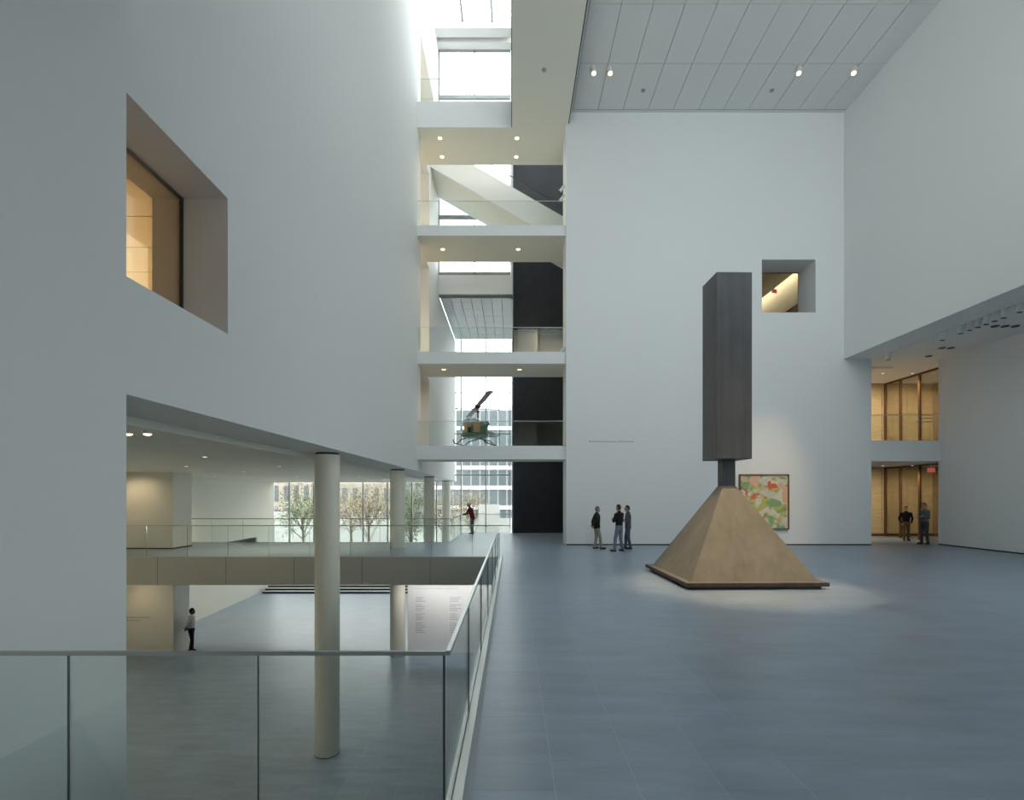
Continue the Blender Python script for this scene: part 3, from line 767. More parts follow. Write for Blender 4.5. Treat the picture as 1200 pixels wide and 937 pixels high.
for x, y, z, wh in dl:
    lab = {'topmost': 'small lit downlight under the topmost bridge', 'third': 'small lit downlight under the bridge below the diagonal stair', 'second': 'small lit downlight under the bridge above the helicopter'}[wh]
    lab += ', beside the tall white wall' if x < -1 else ', away from the tall white wall'
    if wh == 'topmost': lab = lab.replace('small lit', 'small lit front' if y < 23.5 else 'small lit rear')
    t = thing('bridge_downlight', lab, 'downlight', (x, y, z), group='lit downlights under the bridges')
    MB().lathe((x, y, z), [(0.13, -0.01), (0.13, -0.001)], 20).build('trim_ring', 'lamp_trim', t)
    MB().lathe((x, y, z), [(0.095, -0.018), (0.095, -0.0101)], 20).build('lens', 'lamp_glow', t)
    spot('bridge_downlight_beam', (x, y, z-0.06), (x, y, z-3), 60, 100, (1.0, 0.82, 0.6), 0.8)
for x, y, z in ((0.9, 15.4, SOF), (1.2, 19.1, SOF), (5.3, 20.7, CEI), (10.5, 20.7, CEI)):
    t = thing('smoke_detector', 'small round detector on the flat soffit strip' if z == SOF else 'small round detector on the panelled ceiling', 'detector', (x, y, z), group='detectors overhead')
    MB().lathe((x, y, z), [(0.045, -0.05), (0.08, -0.035), (0.085, -0.001)], 18).build('body', 'grey_stone', t, smooth=True)
for z, lab in ((15.72, 'upper of two small white spotlights on the end of the far wall'), (15.30, 'lower of two small white spotlights on the end of the far wall'), (8.62, 'single small white spotlight low on the end of the far wall')):
    t = thing('wall_spotlight', lab, 'spotlight', (2.32, 22.5, z), group='white spotlights on the far wall end')
    MB().box(2.29, 2.32, 22.46, 22.54, z-0.04, z+0.04).build('bracket', 'white_metal', t)
    MB().tube((2.27, 22.5, z-0.02), (2.10, 22.5, z-0.24), 0.06, 0.06, 14).build('can', 'white_metal', t, smooth=True)
    MB().tube((2.10, 22.5, z-0.24), (2.097, 22.5, z-0.244), 0.05, 0.05, 14).build('lens', 'black_metal', t)
struct('trim_6', MB().prism([(-13.3, -0.9), (-11.72, -0.9), (-11.72, 0.22), (-13.3, -0.05)], 'y', 23.41, 23.55), 'grey_stone', 'small grey sloping parapet at the back edge of the bridge', 'parapet')
# lobby and bridge ceiling lamps
for k, x in enumerate((-5.62, -5.34)):
    t = thing('lobby_spotlight', 'glowing twin spotlight under the low ceiling by the near wall end', 'spotlight', (x, 7.5, LCEIL), group='glowing pair under the low lobby ceiling')
    MB().lathe((x, 7.5, LCEIL), [(0.06, -0.05), (0.06, -0.001)], 16).build('housing', 'lamp_trim', t)
    MB().ellipsoid((x, 7.5, LCEIL-0.055), 0.055, 0.055, 0.022, 14, 8).build('lens', 'lamp_glow', t, smooth=True)
n_ = 0  # unseen downlights added to light the lobby
for x in (-7.5, -10.5, -14.5):
    for y in (8.5, 12.5, 16.5, 20.0, 25, 30):
        if x < -14 and 19 < y < 22: continue
        t = thing('added_downlight', 'small added downlight in the low ceiling over the bridge and lobby', 'downlight', (x, y, LCEIL), group='added downlights in the low lobby ceiling')
        MB().lathe((x, y, LCEIL), [(0.06, -0.008), (0.06, -0.001)], 16).build('trim_ring', 'lamp_trim', t)
        MB().lathe((x, y, LCEIL), [(0.045, -0.012), (0.045, -0.0081)], 16).build('lens', 'lamp_glow_soft', t)
        if y not in (30,): spot('lobby_fill_beam', (x, y, LCEIL-0.05), (x, y, -3), 230 if y > 19 else 60, 120, (1.0, 0.84, 0.60), 0.9)
for x in (-3.6, -2.2, -0.8):  # lamps added to brighten the wall of names
    t = thing('added_slab_downlight', 'small added downlight before the printed names, '+('beside the round column' if x < -3 else 'between two other lamps' if x < -2 else 'below the walkway edge'), 'downlight', (x, 19.6, -0.98), group='added downlights in front of the printed names')
    MB().lathe((x, 19.6, -0.98), [(0.07, -0.008), (0.07, -0.001)], 16).build('trim_ring', 'lamp_trim', t)
    MB().lathe((x, 19.6, -0.98), [(0.05, -0.012), (0.05, -0.0081)], 16).build('lens', 'lamp_glow_soft', t)
    spot('names_wall_fill', (x, 19.6, -1.05), (x, 21.0, -2.7), 75, 120, (1.0, 0.97, 0.93), 0.9)
for y in (6.5, 9.0, 11.5, 14.0, 16.5):  # unseen spotlights added to bounce warm light onto lobby ceiling and beam
    can_spot('added wall-washing spotlight on the low lobby ceiling facing the side wall', (-13.2, y, LCEIL), (-16.1, y, -0.8), 420, 95, 'added wall washers in the lobby', drop=0.12, L=0.16, r=0.05, col=(1.0, 0.86, 0.62), blend=1.0)
for z, e in ((LCEIL, 45), (-0.98, 40)):  # lamps added to light the pier front
    t = thing('added_pier_downlight', 'small added downlight in the low ceiling in front of the cream pier' if z > 0 else 'small added downlight under the bridge slab in front of the cream pier', 'downlight', (-15.0, 19.2, z))
    MB().lathe((-15.0, 19.2, z), [(0.07, -0.008), (0.07, -0.001)], 16).build('trim_ring', 'lamp_trim', t)
    MB().lathe((-15.0, 19.2, z), [(0.05, -0.012), (0.05, -0.0081)], 16).build('lens', 'lamp_glow_soft', t)
    spot('pier_fill', (-15.0, 19.2, z-0.06), (-14.6, 20.3, z-1.8), e, 110, (1.0, 0.80, 0.52), 0.9)
def ex_sign(label, loc, rz, top):
    t = thing('exit_sign', label, 'exit sign', loc, rz)
    MB().box(-0.17, 0.17, -0.02, 0.02, 0.0, 0.2).build('housing', 'white_metal', t, local=True)
    MB().box(-0.15, 0.15, -0.026, -0.02, 0.02, 0.18).build('panel', 'exit_red', t, local=True)
    e = text_mesh('lettering', 'EXIT', 0.14, 'white_metal', None, (0, 0, 0), align='CENTER'); e.parent = t; e.location = (0, -0.028, 0.055)
    MB().tube((0, 0, 0.2), (0, 0, top-loc[2]), 0.012).build('stem', 'white_metal', t, local=True)
ex_sign('red exit sign hanging in the hall behind the small far window', (14.6, 28.5, 13.4), 0.35, 15.0)
ex_sign('red exit sign hanging below the mezzanine in the warm doorway', (18.5, 22.6, 3.15), 0, 3.6)
# warm rooms: unseen lamps added inside them for light
area('gallery_lamps', (-11, 13, 7.6), (0, 0, 0), 6, 8, 260, (1.0, 0.86, 0.64))
area('gallery_up_fill', (-11, 14, 4.6), (PI, 0, 0), 8, 10, 400, (1.0, 0.86, 0.64))  # added upward fill light, no fixture
for z, e in ((OVH-0.12, 420), (3.48, 260)):  # added lamps that light the wood panels
    for x in (16.2, 17.6, 19.0, 20.6):
        t = thing('added_room_downlight', 'small added lamp under the ceiling of the warm upper room' if z > 4 else 'small added lamp under the mezzanine slab in the warm doorway', 'downlight', (x, 24.3, z+0.12), group='added lamps in the warm two-storey room')
        MB().lathe((x, 24.3, z+0.12), [(0.06, -0.06), (0.06, -0.001)], 16).build('housing', 'lamp_trim', t)
        MB().lathe((x, 24.3, z+0.12), [(0.045, -0.066), (0.045, -0.0601)], 16).build('lens', 'lamp_glow_soft', t)
        spot('room_fill', (x, 24.3, z-0.02), (x, 26.2, z-3.0), e*0.36, 130, (1.0, 0.86, 0.64), 0.9)
area('hall_wall_washer', (16.6, 31.6, 15.7), (0, math.radians(12), 0), 0.4, 16, 110, (1.0, 0.84, 0.62))
for a, b in levels: area('corridor_lamps', (-7.2, 24.0, b+3.2), (0, 0, 0), 1.2, 1.2, 60, (1.0, 0.78, 0.52))
area('back_room_lamps', (3.4, 31, 12.6), (0, 0, 0), 3, 2, 60, (1.0, 0.88, 0.7))

# ------------------------------------------------------------------ helicopter
mat('olive_paint', (0.13, 0.25, 0.18), 0.45, vary=0.15, vscale=4)
mat('seat_tan', (0.75, 0.45, 0.24), 0.7)
mat('rotor_grey', (0.16, 0.17, 0.16), 0.5)
hx, hy, hz = -2.22, 31.0, 5.18
yaw = math.radians(-15)
he = thing('helicopter', 'small green helicopter with bubble canopy hanging behind the lowest bridge', 'helicopter', (hx, hy, hz), yaw)
# local: nose towards -y, tail +y
b = MB()
prof = [(-0.55, 0.50, 0.62, 1.15), (-0.1, 0.66, 0.42, 1.42), (0.45, 0.66, 0.42, 1.50), (0.9, 0.45, 0.55, 1.35), (1.2, 0.22, 0.7, 1.1)]
rings = []
for y, w_, z0, z1 in prof:
    rings.append([(-w_, y, z0+0.15), (-w_*0.8, y, z0), (w_*0.8, y, z0), (w_, y, z0+0.15), (w_, y, z1-0.2), (w_*0.75, y, z1), (-w_*0.75, y, z1), (-w_, y, z1-0.2)])
V = [p for r in rings for p in r]; F = []
for j in range(len(rings)-1):
    F += [(j*8+i, j*8+(i+1) % 8, (j+1)*8+(i+1) % 8, (j+1)*8+i) for i in range(8)]
F += [tuple(range(7, -1, -1)), tuple(range((len(rings)-1)*8, len(rings)*8))]
b.add(V, F).build('cabin', 'olive_paint', he, local=True)
MB().ellipsoid((0, -0.62, 0.98), 0.72, 0.72, 0.62, 20, 12).build('bubble_canopy', 'clear_glass', he, local=True, smooth=True)
mat('canopy_frame_green', (0.08, 0.14, 0.10), 0.5)
cf = MB()
for i in range(20):
    t0, t1 = PI*i/20, PI*(i+1)/20
    cf.tube((0, -0.62-0.73*math.sin(t0), 0.98-0.63*math.cos(t0)), (0, -0.62-0.73*math.sin(t1), 0.98-0.63*math.cos(t1)), 0.014, n=6)
cf.build('canopy_frame', 'canopy_frame_green', he, local=True)
MB().ellipsoid((0, -0.75, 0.52), 0.62, 0.55, 0.18, 16, 8).build('nose_floor', 'olive_paint', he, local=True, smooth=True)
for x in (-0.34, 0.24):
    s_ = MB().box(x-0.15, x+0.25, -0.62, -0.54, 0.66, 1.30); s_.box(x-0.15, x+0.25, -0.95, -0.56, 0.62, 0.70)
    s_.build('seat', 'seat_tan', he, local=True)
MB().box(-0.08, 0.08, -1.15, -1.0, 0.6, 0.95).build('instrument_panel', 'black_metal', he, local=True)
MB().tube((0, 0.45, 1.45), (0, 0.45, 2.42), 0.05).tube((0, 0.45, 2.05), (0, 0.45, 2.12), 0.12).build('mast', 'rotor_grey', he, local=True)
MB().ellipsoid((0, 0.45, 2.42), 0.20, 0.20, 0.14).build('rotor_hub', 'black_metal', he, local=True, smooth=True)
ra = math.radians(77) - yaw
for s_ in (1, -1):
    d = Vector((math.cos(ra)*-s_, -math.sin(ra)*s_, 0)); d = Vector((0.212*s_, -0.977*s_, 0)); d.rotate(Matrix.Rotation(-yaw, 3, 'Z'))
    n = Vector((-d.y, d.x, 0)); c = Vector((0, 0.45, 2.44))
    q = []
    for L_, w_ in ((0.2, 0.10), (0.8, 0.17), (4.6, 0.17)):
        for sn, zz in ((-1, 0.0), (0, 0.025), (1, 0.0), (0, -0.02)):
            q.append(c + d*L_ + n*(w_*sn) + Vector((0, 0, zz-(0.03*L_ if 0 else 0))))
    MB().add(q, [(j*4+i, j*4+(i+1) % 4, (j+1)*4+(i+1) % 4, (j+1)*4+i) for j in range(2) for i in range(4)] + [(3,2,1,0), (8,9,10,11)]).build('rotor_blade', 'rotor_grey', he, local=True)
n = Vector((0.977, 0.212, 0)); n.rotate(Matrix.Rotation(-yaw, 3, 'Z')); c = Vector((0, 0.45, 2.25))
sb = MB().tube(c-n*1.3, c+n*1.3, 0.018, n=8)
sb.ellipsoid(c-n*1.3, 0.06, 0.06, 0.04).ellipsoid(c+n*1.3, 0.06, 0.06, 0.04).build('stabilizer_bar', 'rotor_grey', he, local=True)
MB().lathe((0, 0.9, 0.75), [(0.28, 0.0), (0.34, 0.15), (0.34, 0.45), (0.22, 0.6)], 14).build('engine', 'black_metal', he, local=True, smooth=True)
for x in (-0.95, 0.55): 
    MB().ellipsoid((0.2+x*0.6, 0.62, 1.38), 0.16, 0.34, 0.14).build('fuel_tank', 'olive_paint', he, local=True, smooth=True)
# lattice tail
bo = MB(); y0, y1 = 1.1, 4.35
def corner(t, i):
    w_ = 0.30*(1-t)+0.09*t; zc = 0.95+0.12*t
    return Vector((w_*(-1, 1, 0)[i], y0+(y1-y0)*t, zc+(-w_ if i < 2 else w_*0.9)))
for i in range(3): bo.tube(corner(0, i), corner(1, i), 0.022, n=6)
for k in range(9):
    for i in range(3):
        bo.tube(corner(k/9, i), corner((k+1)/9, (i+1) % 3), 0.012, n=5); bo.tube(corner(k/9, i), corner(k/9, (i+1) % 3), 0.012, n=5)
bo.build('tail_boom', 'canopy_frame_green', he, local=True)
tr = MB().tube((0.08, 4.35, 1.07), (0.26, 4.35, 1.07), 0.05, n=8).box(0.22, 0.25, 4.30, 4.40, 0.45, 1.69)
tr.build('tail_rotor', 'rotor_grey', he, local=True)
MB().path([(0, 4.3, 0.95), (0, 4.0, 0.45), (0, 4.4, 0.38), (0, 4.5, 0.9)], 0.018, 6).build('tail_guard', 'rotor_grey', he, local=True)
for x in (-0.95, 0.95):
    sk = MB().path([(x, -1.25, 0.22), (x, -1.05, 0.05), (x, 1.3, 0.05)], 0.038, 8).build('skid', 'rotor_grey', he, local=True)
    for y in (-0.55, 0.75):
        MB().path([(x, y, 0.05), (x*0.75, y, 0.30), (0, y, 0.46)], 0.03, 8).build('skid_strut', 'rotor_grey', sk, local=True)
cb = MB().tube((0, 0.45, 2.5), (0, 0.45, 13.3-hz), 0.006, n=6)
cb.build('hanging_cable', 'rotor_grey', he, local=True)

# ------------------------------------------------------------------ people
def cap_verts(mb, a, b, ra, rb, n=12):
    a = Vector(a); b = Vector(b); d = b-a; L = d.length
    if L < 1e-5: mb.ellipsoid(a, ra, ra, ra, n, 8); return
    mb.ellipsoid(a, ra, ra, ra, n, 8); mb.ellipsoid(b, rb, rb, rb, n, 8); mb.tube(a, b, ra, rb, n)

def person(label, loc, yaw, height, cols, arms, feet=((-0.10, 0.0), (0.10, 0.0)), lean=0.0, head_turn=0.0, coat=False, tie=False, hair_style='short', group=None):
    """faces local +y. arms: ((elbow, wrist) left, right) in local metres for a 1.75 m body"""
    S = height/1.75
    t = thing('person', label, 'person', loc, yaw, group)
    mats = {}
    names = ['skin', 'top', 'legs', 'shoes', 'dark', 'tie']
    prims = []   # (a, b, ra, rb, mat index)
    mb = MB()
    sh = lambda p: Vector((p[0], p[1] + (lean*max(0, p[2]-0.9)), p[2]))
    def cap(a, b, ra, rb, m, n=12):
        a, b = sh(a), sh(b); cap_verts(mb, a, b, ra, rb, n); prims.append((a, b, ra, rb, m))
    # trunk
    k = 1.08 if coat else 1.0
    tr = [(0.80, 0.155, 0.115), (0.90, 0.172, 0.125), (1.02, 0.158, 0.118), (1.16, 0.168, 0.122), (1.30, 0.192, 0.125), (1.40, 0.180, 0.105), (1.455, 0.10, 0.075), (1.50, 0.058, 0.058)]
    V = []; n = 20
    for z, rx, ry in tr:
        kk = k if z > 0.85 else 1
        for i in range(n):
            a = 2*PI*i/n; p = sh((rx*kk*math.cos(a), ry*kk*math.sin(a), z)); V.append(p)
    F = [(j*n+i, j*n+(i+1) % n, (j+1)*n+(i+1) % n, (j+1)*n+i) for j in range(len(tr)-1) for i in range(n)]
    F += [tuple(range(n-1, -1, -1)), tuple(range((len(tr)-1)*n, len(tr)*n))]
    mb.add(V, F)
    hem = 0.82 if coat else 0.93
    for z, rx, ry in tr[:-2]:
        for s in (-1, 0, 1):
            c = sh((s*(rx-ry*0.9), 0, z)); prims.append((c, c, ry, ry, 1 if z >= hem else 2))
    prims.append((sh((0, 0, 1.45)), sh((0, 0, 1.46)), 0.075, 0.075, 1))
    # neck and head
    cap((0, 0.005, 1.46), (0, 0.02, 1.56), 0.056, 0.052, 0)
    ct, st_ = math.cos(head_turn), math.sin(head_turn)
    hc = sh((0, 0.03, 1.635))
    R = lambda p: Vector((hc.x + p[0]*ct - p[1]*st_, hc.y + p[0]*st_ + p[1]*ct, hc.z + p[2]))
    mb.ellipsoid(hc, 0.078, 0.095, 0.112, 18, 12); prims.append((hc, hc, 0.10, 0.10, 0))
    for p, q, r0, r1, mi in (((0, 0.04, -0.07), (0, 0.075, -0.085), 0.05, 0.034, 0), ((0, 0.085, 0.015), (0, 0.112, -0.015), 0.012, 0.017, 0), ((-0.082, -0.005, -0.015), (-0.082, -0.01, 0.02), 0.012, 0.015, 0), ((0.082, -0.005, -0.015), (0.082, -0.01, 0.02), 0.012, 0.015, 0), ((-0.025, 0.088, -0.052), (0.025, 0.088, -0.052), 0.008, 0.008, 0)):
        a, b_ = R(p), R(q); cap_verts(mb, a, b_, r0, r1, 8); prims.append((a, b_, r0, r1, mi))
    for sx in (-1, 1): prims.append((R((sx*0.032, 0.092, 0.012)), R((sx*0.032, 0.092, 0.012)), 0.016, 0.016, 4))
    # legs
    for i, s in enumerate((-1, 1)):
        fx, fy = feet[i]
        hip = (s*0.088, 0, 0.86); kn = (s*0.09*0.45+fx*0.55, fy*0.5+0.03, 0.47); an = (fx, fy-0.01, 0.09)
        cap(hip, kn, 0.092, 0.066, 2); cap(kn, an, 0.066, 0.056, 2)
        out = 0.03*s
        cap((fx, fy-0.045, 0.042), (fx+out, fy+0.15, 0.036), 0.042, 0.036, 3)
    # arms and hands
    for i, s in enumerate((-1, 1)):
        if arms[i] is None: continue
        el, wr = arms[i]
        cap((s*0.195, 0, 1.385), el, 0.062*k, 0.047*k, 1); cap(el, wr, 0.047*k, 0.034*k, 1 if cols.get('sleeve', True) else 0)
        e, w_ = sh(el), sh(wr); d = (w_-e).normalized()
        side = d.cross(Vector((s, 0.3, 0.2))).normalized(); nrm = d.cross(side)
        pa, pb = w_+d*0.015, w_+d*0.075
        for q in (-0.022, 0, 0.022):
            cap_verts(mb, pa+side*q*0.8, pb+side*q, 0.017, 0.016, 8); prims.append((pa+side*q*0.8, pb+side*q, 0.018, 0.017, 0))
        for q, L in zip((-0.033, -0.011, 0.011, 0.033), (0.062, 0.076, 0.072, 0.056)):
            b0 = pb+side*q; b1 = b0+d*L*0.55+nrm*0.008*s; b2 = b1+d*L*0.4+nrm*0.022*s
            for u, v in ((b0, b1), (b1, b2)): cap_verts(mb, u, v, 0.0105, 0.0095, 6); prims.append((u, v, 0.0105, 0.0095, 0))
        u = w_+d*0.03+side*0.03; v = u+side*0.03+d*0.03; x_ = v+d*0.032+side*0.006
        for u, v in ((u, v), (v, x_)): cap_verts(mb, u, v, 0.0125, 0.011, 6); prims.append((u, v, 0.0125, 0.011, 0))
    if tie: prims.append((sh((0, 0.125, 1.02)), sh((0, 0.115, 1.42)), 0.022, 0.018, 5))
    me = mb.mesh('person_source')
    o = bpy.data.objects.new('person_source', me); C.objects.link(o)
    rm = o.modifiers.new('r', 'REMESH'); rm.mode = 'VOXEL'; rm.voxel_size = 0.0115; rm.use_smooth_shade = True
    sm = o.modifiers.new('s', 'SMOOTH'); sm.factor = 0.5; sm.iterations = 2
    bpy.context.view_layer.update()
    res = bpy.data.meshes.new_from_object(o.evaluated_get(bpy.context.evaluated_depsgraph_get()))
    bpy.data.objects.remove(o)
    nf = len(res.polygons); cen = np.empty(nf*3); res.polygons.foreach_get('center', cen); cen = cen.reshape(-1, 3)
    best = np.full(nf, 1e9); idx = np.zeros(nf, dtype=np.int32)
    for a, b_, ra, rb, mi in prims:
        a = np.array(a); b_ = np.array(b_); d = b_-a; L2 = max(d@d, 1e-12)
        tt = np.clip(((cen-a)@d)/L2, 0, 1); dist = np.linalg.norm(cen-(a+tt[:, None]*d), axis=1)-(ra+(rb-ra)*tt)
        if mi in (4, 5): dist = dist-0.006
        up = dist < best; best[up] = dist[up]; idx[up] = mi
    res.materials.clear()
    for nm in names:
        key = (nm, cols.get(nm, (0.02, 0.02, 0.02)))
        if key not in PM: PM[key] = mat('cloth_'+nm, key[1], 0.75 if nm != 'skin' else 0.55, vary=0.1 if nm in ('top', 'legs') else 0, vscale=14, spec=0.3)
        res.materials.append(PM[key])
    res.polygons.foreach_set('material_index', idx)
    v = np.empty(len(res.vertices)*3); res.vertices.foreach_get('co', v); res.vertices.foreach_set('co', v*S); res.update()
    bo = bpy.data.objects.new('body', res); C.objects.link(bo); bo.parent = t
    # hair
    hm = MB(); nu, nv = 18, 10; V = []
    for j in range(nv+1):
        ph = PI/2*(1-1.55*j/nv)
        for i in range(nu):
            a = 2*PI*i/nu; y_ = math.sin(a)
            p = ph if j else PI/2
            lim = 0.62 if y_ > 0.45 else (0.25 if y_ > -0.1 else -0.75)
            p = max(p, lim)
            V.append(R((0.086*math.cos(p)*math.cos(a), 0.103*math.cos(p)*math.sin(a)-0.004, 0.004+0.122*math.sin(p)))*S)
    F = [(j*nu+i, j*nu+(i+1) % nu, (j+1)*nu+(i+1) % nu, (j+1)*nu+i) for j in range(nv) for i in range(nu)]
    hm.add(V, F)
    key = ('hair', cols['hair'])
    if key not in PM: PM[key] = mat('hair', cols['hair'], 0.8)
    hm.build('hair', PM[key], t, local=True, smooth=True)
    return t
PM = {}
SK = (0.42, 0.26, 0.19); SKD = (0.10, 0.055, 0.035)
down = lambda s: ((s*0.25, -0.02, 1.10), (s*0.24, 0.05, 0.86))
folded = (((-0.27, 0.06, 1.12), (0.02, 0.21, 1.14)), ((0.27, 0.06, 1.12), (-0.02, 0.19, 1.19)))
behind = (((-0.27, -0.10, 1.12), (-0.05, -0.17, 0.96)), ((0.27, -0.10, 1.12), (0.05, -0.19, 0.99)))
pocket = (((-0.29, -0.06, 1.11), (-0.20, 0.05, 0.90)), ((0.29, -0.06, 1.11), (0.20, 0.05, 0.90)))
# local +y is forward; yaw -90deg faces +x, +90deg faces -x
person('man in a dark jacket and pale khaki trousers facing his companions by the white wall', (3.37, 20.35, 0), math.radians(-80), 1.69,
       dict(skin=SK, top=(0.018, 0.020, 0.014), legs=(0.36, 0.34, 0.27), shoes=(0.02, 0.016, 0.012), hair=(0.16, 0.14, 0.12)), behind, ((-0.10, -0.05), (0.11, 0.16)), coat=True)
person('man in a black sweater and grey-blue jeans standing with arms folded by the white wall', (4.07, 19.45, 0), math.radians(42), 1.78,
       dict(skin=SK, top=(0.010, 0.010, 0.013), legs=(0.16, 0.19, 0.24), shoes=(0.05, 0.045, 0.04), hair=(0.05, 0.03, 0.018)), folded, ((-0.22, 0.05), (0.16, -0.02)))
person('man in a grey shirt and dark grey trousers behind the one in black', (4.60, 20.3, 0), math.radians(80), 1.73,
       dict(skin=SK, top=(0.085, 0.085, 0.095), legs=(0.075, 0.085, 0.11), shoes=(0.02, 0.02, 0.02), hair=(0.03, 0.025, 0.02), sleeve=False), folded, ((-0.11, -0.08), (0.10, 0.10)))
person('white-haired person in a maroon jacket leaning on the walkway railing', (-2.20, 28.55, 0), math.radians(70), 1.74,
       dict(skin=SK, top=(0.20, 0.018, 0.035), legs=(0.17, 0.20, 0.21), shoes=(0.03, 0.03, 0.03), hair=(0.62, 0.58, 0.50)),
       (((-0.25, 0.18, 1.14), (-0.12, 0.42, 1.09)), ((0.25, 0.14, 1.14), (0.12, 0.40, 1.09))), ((-0.11, -0.02), (0.11, 0.05)), lean=0.28, coat=True)
person('man in white shirt, dark tie and black trousers in the lobby by the pier', (-13.28, 21.2, LOB), math.radians(-72), 1.80,
       dict(skin=SKD, top=(0.55, 0.54, 0.50), legs=(0.008, 0.008, 0.009), shoes=(0.008, 0.008, 0.008), hair=(0.012, 0.010, 0.009), tie=(0.06, 0.06, 0.07)), behind, ((-0.10, -0.05), (0.10, 0.06)), tie=True)
person('person in a grey-green shirt with folded arms standing in the warm doorway', (18.02, 22.35, 0), math.radians(95), 1.80,
       dict(skin=SK, top=(0.13, 0.15, 0.13), legs=(0.055, 0.055, 0.065), shoes=(0.02, 0.02, 0.02), hair=(0.10, 0.08, 0.07)), folded, ((-0.10, -0.04), (0.10, 0.06)))
person('person in a black top and brown trousers deeper inside the warm doorway', (18.55, 24.1, 0), math.radians(160), 1.62,
       dict(skin=SK, top=(0.012, 0.011, 0.011), legs=(0.16, 0.11, 0.06), shoes=(0.02, 0.016, 0.012), hair=(0.03, 0.02, 0.015)), pocket, ((-0.10, -0.04), (0.10, 0.06)))

# ------------------------------------------------------------------ garden and city outside
mat('garden_paving', (0.24, 0.24, 0.23), 0.8, vary=0.15, vscale=1.0)
mat('office_metal', (0.40, 0.42, 0.43), 0.6)
mat('office_glass', (0.09, 0.11, 0.12), 0.3, vary=0.25, vscale=0.25)
mat('buff_stone', (0.29, 0.255, 0.21), 0.85, vary=0.1, vscale=0.5)
mat('grey_masonry', (0.24, 0.25, 0.255), 0.85, vary=0.1, vscale=0.5)
mat('pink_stone', (0.34, 0.28, 0.24), 0.85, vary=0.1, vscale=0.5)
mat('dark_pane', (0.08, 0.09, 0.10), 0.35)
mat('white_marble', (0.46, 0.455, 0.44), 0.6)
mat('bark', (0.13, 0.10, 0.075), 0.9)
mat('leaf_green', (0.13, 0.165, 0.085), 0.8, vary=0.3, vscale=3)
mat('leaf_buff', (0.21, 0.18, 0.115), 0.8, vary=0.3, vscale=3)
GZ = -4.0
struct('ground_side', MB().box(19.2, 80, -40, 27, -0.6, -0.1), 'garden_paving', 'pale paved court outside the added aisle window', 'ground')
struct('ground', MB().box(-90, 40, FAC+0.15, 140, GZ-0.4, GZ), 'garden_paving', 'pale paved garden court beyond the glass', 'ground')
def building(label, x0, x1, y, top, m, cols_, rows, wf_, hf, mwin='dark_pane', band=None, z_first=None):
    t = thing('building', label, 'building', ((x0+x1)/2, y+6, GZ))
    MB().box(x0, x1, y, y+12, GZ, top).build('wall', m, t)
    cw = (x1-x0)/cols_; rh = (top-GZ)/rows
    for r in range(rows):
        z = GZ+rh*r
        if band: MB().box(x0-0.1, x1+0.1, y-0.35, y, z-0.35, z+0.35).build('floor_band', band, t)
        if z > 24: continue
        for c in range(cols_):
            xc = x0+cw*(c+0.5)
            p = MB().box(xc-cw*wf_/2, xc+cw*wf_/2, y-0.10, y+0.05, z+rh*(0.5-hf/2), z+rh*(0.5+hf/2)).build('window', mwin, t)
    return t
building('modern office block with white floor bands and glass bays beyond the garden', -15, 6, 100, 19.2, 'office_metal', 12, 6, 0.86, 0.78, 'office_glass', 'white_metal')
building('buff stone townhouse with tall windows beyond the garden trees', -33.0, -23, 98, 17, 'buff_stone', 5, 5, 0.45, 0.62)
building('grey masonry block behind the garden trees, between townhouse and pink building', -37.2, -33.2, 102, 20, 'grey_masonry', 4, 10, 0.5, 0.5)
building('pinkish stone building with tall windows beyond the garden, beside the cream wall', -47, -37.6, 96, 18, 'pink_stone', 5, 5, 0.42, 0.66)
building('pale low block beyond the garden between townhouse and office block', -22.6, -15.6, 104, 14, 'grey_masonry', 5, 5, 0.6, 0.5)
gw_ = thing('garden_wall', 'white stone garden wall across the far side of the court', 'wall', (-20, 62, GZ))
for k in range(14):
    x0 = -44+3.5*k
    if k == 9: continue
    MB().box(x0+0.02, x0+3.48, 62, 62.4, GZ, -0.6+0.8*(k % 3 == 1)).build('stone_panel', 'white_marble', gw_)
struct('white_screen', MB().box(-3.6, -1.3, 55, 55.3, GZ, 1.2), 'white_marble', 'tall white stone screen in the garden, beyond the walkway', 'screen')
tagw = None
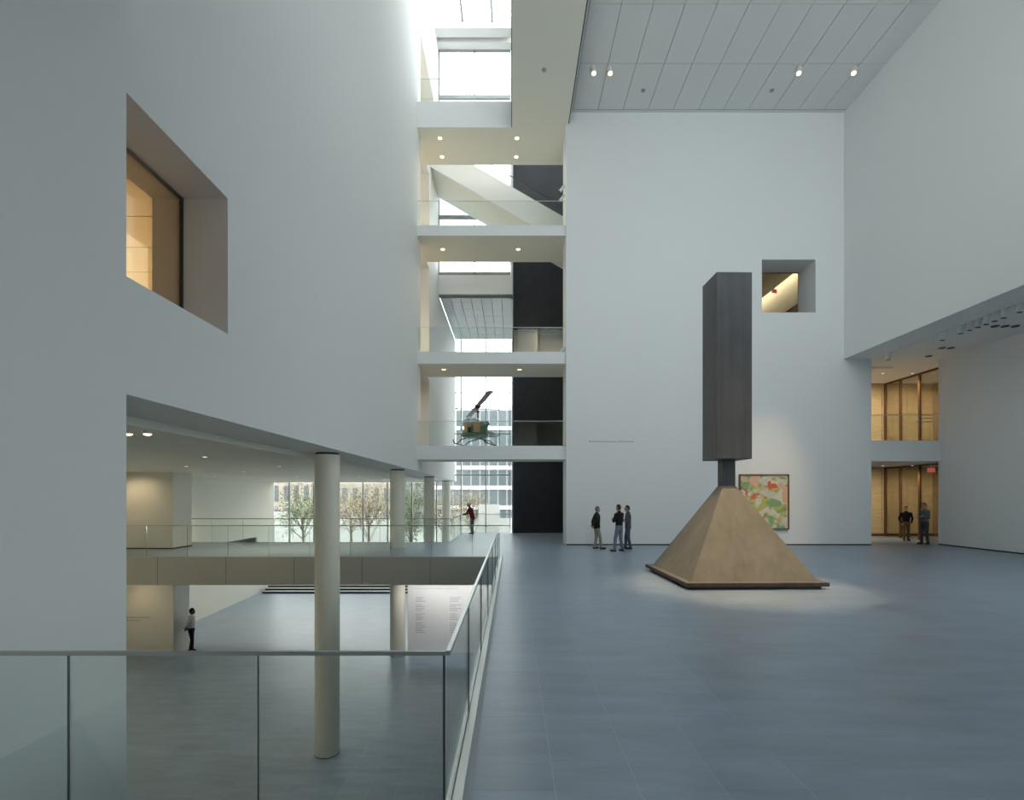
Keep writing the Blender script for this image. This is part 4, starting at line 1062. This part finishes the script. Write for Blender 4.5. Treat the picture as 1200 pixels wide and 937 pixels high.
def tree(label, x, y, h, rx, leaf, n=900, seed=1):
    rnd = random.Random(seed)
    t = thing('garden_tree', label, 'tree', (x, y, GZ), group='garden trees')
    tk = MB(); base = Vector((x, y, GZ)); top = Vector((x+rnd.uniform(-.3, .3), y, GZ+h*0.55))
    tk.tube(base, top, 0.14, 0.08, 8); ends = []
    for k in range(11):
        s = base.lerp(top, rnd.uniform(0.45, 1)); a = rnd.uniform(0, 2*PI)
        e = s+Vector((math.cos(a)*rx*0.75, math.sin(a)*rx*0.75, h*rnd.uniform(0.15, 0.42))); tk.tube(s, e, 0.05, 0.02, 6); ends.append(e)
        for q in range(3):
            e2 = e+Vector((rnd.uniform(-1, 1)*rx*0.4, rnd.uniform(-1, 1)*rx*0.4, rnd.uniform(-0.1, 0.2)*h)); tk.tube(s.lerp(e, 0.6), e2, 0.025, 0.01, 5); ends.append(e2)
    tk.build('trunk', 'bark', t)
    lf_ = MB()
    for k in range(n*3):
        c = rnd.choice(ends)+Vector((rnd.gauss(0, 0.5), rnd.gauss(0, 0.5), rnd.gauss(0, 0.5)))
        u = Vector((rnd.uniform(-1, 1), rnd.uniform(-1, 1), rnd.uniform(-1, 1))).normalized(); v = u.orthogonal().normalized()
        s = rnd.uniform(0.05, 0.11)
        lf_.add([c-u*s, c+v*s*0.6, c+u*s, c-v*s*0.6], [(0, 1, 2, 3)])
    o = lf_.build('foliage', leaf, t); o['kind'] = 'stuff'
tree('green garden tree beyond the glass beside the cream wall', -19.5, 48, 7.5, 1.7, 'leaf_green', 900, 3)
tree('thin-leaved buff garden tree standing in front of the grey block', -17.2, 55, 7.0, 1.8, 'leaf_buff', 700, 4)
tree('buff garden tree in front of the stone townhouse', -13.2, 47, 6.4, 1.6, 'leaf_buff', 700, 5)
tree('bushy green garden tree seen between the second and third columns', -8.8, 44, 7.0, 1.5, 'leaf_green', 1000, 6)
tree('buff garden tree seen near the last column', -6.6, 50.5, 6.2, 1.4, 'leaf_buff', 800, 8)
tree('slender buff garden tree beyond the end of the walkway', -4.4, 57, 6.5, 1.5, 'leaf_buff', 700, 9)
for k in range(9):
    x = -14+1.35*k; rnd = random.Random(50+k)
    t = thing('garden_shrub', 'low clipped shrub in the bed beyond the garden glass', 'shrub', (x, 41, GZ), group='shrubs in the garden bed')
    m1 = MB()
    for q in range(140):
        c = Vector((x+rnd.gauss(0, 0.3), 41+rnd.gauss(0, 0.3), GZ+0.45+rnd.gauss(0, 0.22)))
        u = Vector((rnd.uniform(-1, 1), rnd.uniform(-1, 1), rnd.uniform(-1, 1))).normalized(); v = u.orthogonal().normalized()
        s = rnd.uniform(0.06, 0.12); m1.add([c-u*s, c+v*s*0.6, c+u*s, c-v*s*0.6], [(0, 1, 2, 3)])
    o = m1.build('foliage', 'leaf_green', t); o['kind'] = 'stuff'
    MB().tube((x, 41, GZ), (x, 41, GZ+0.5), 0.03, 0.02, 6).build('stem', 'bark', t)
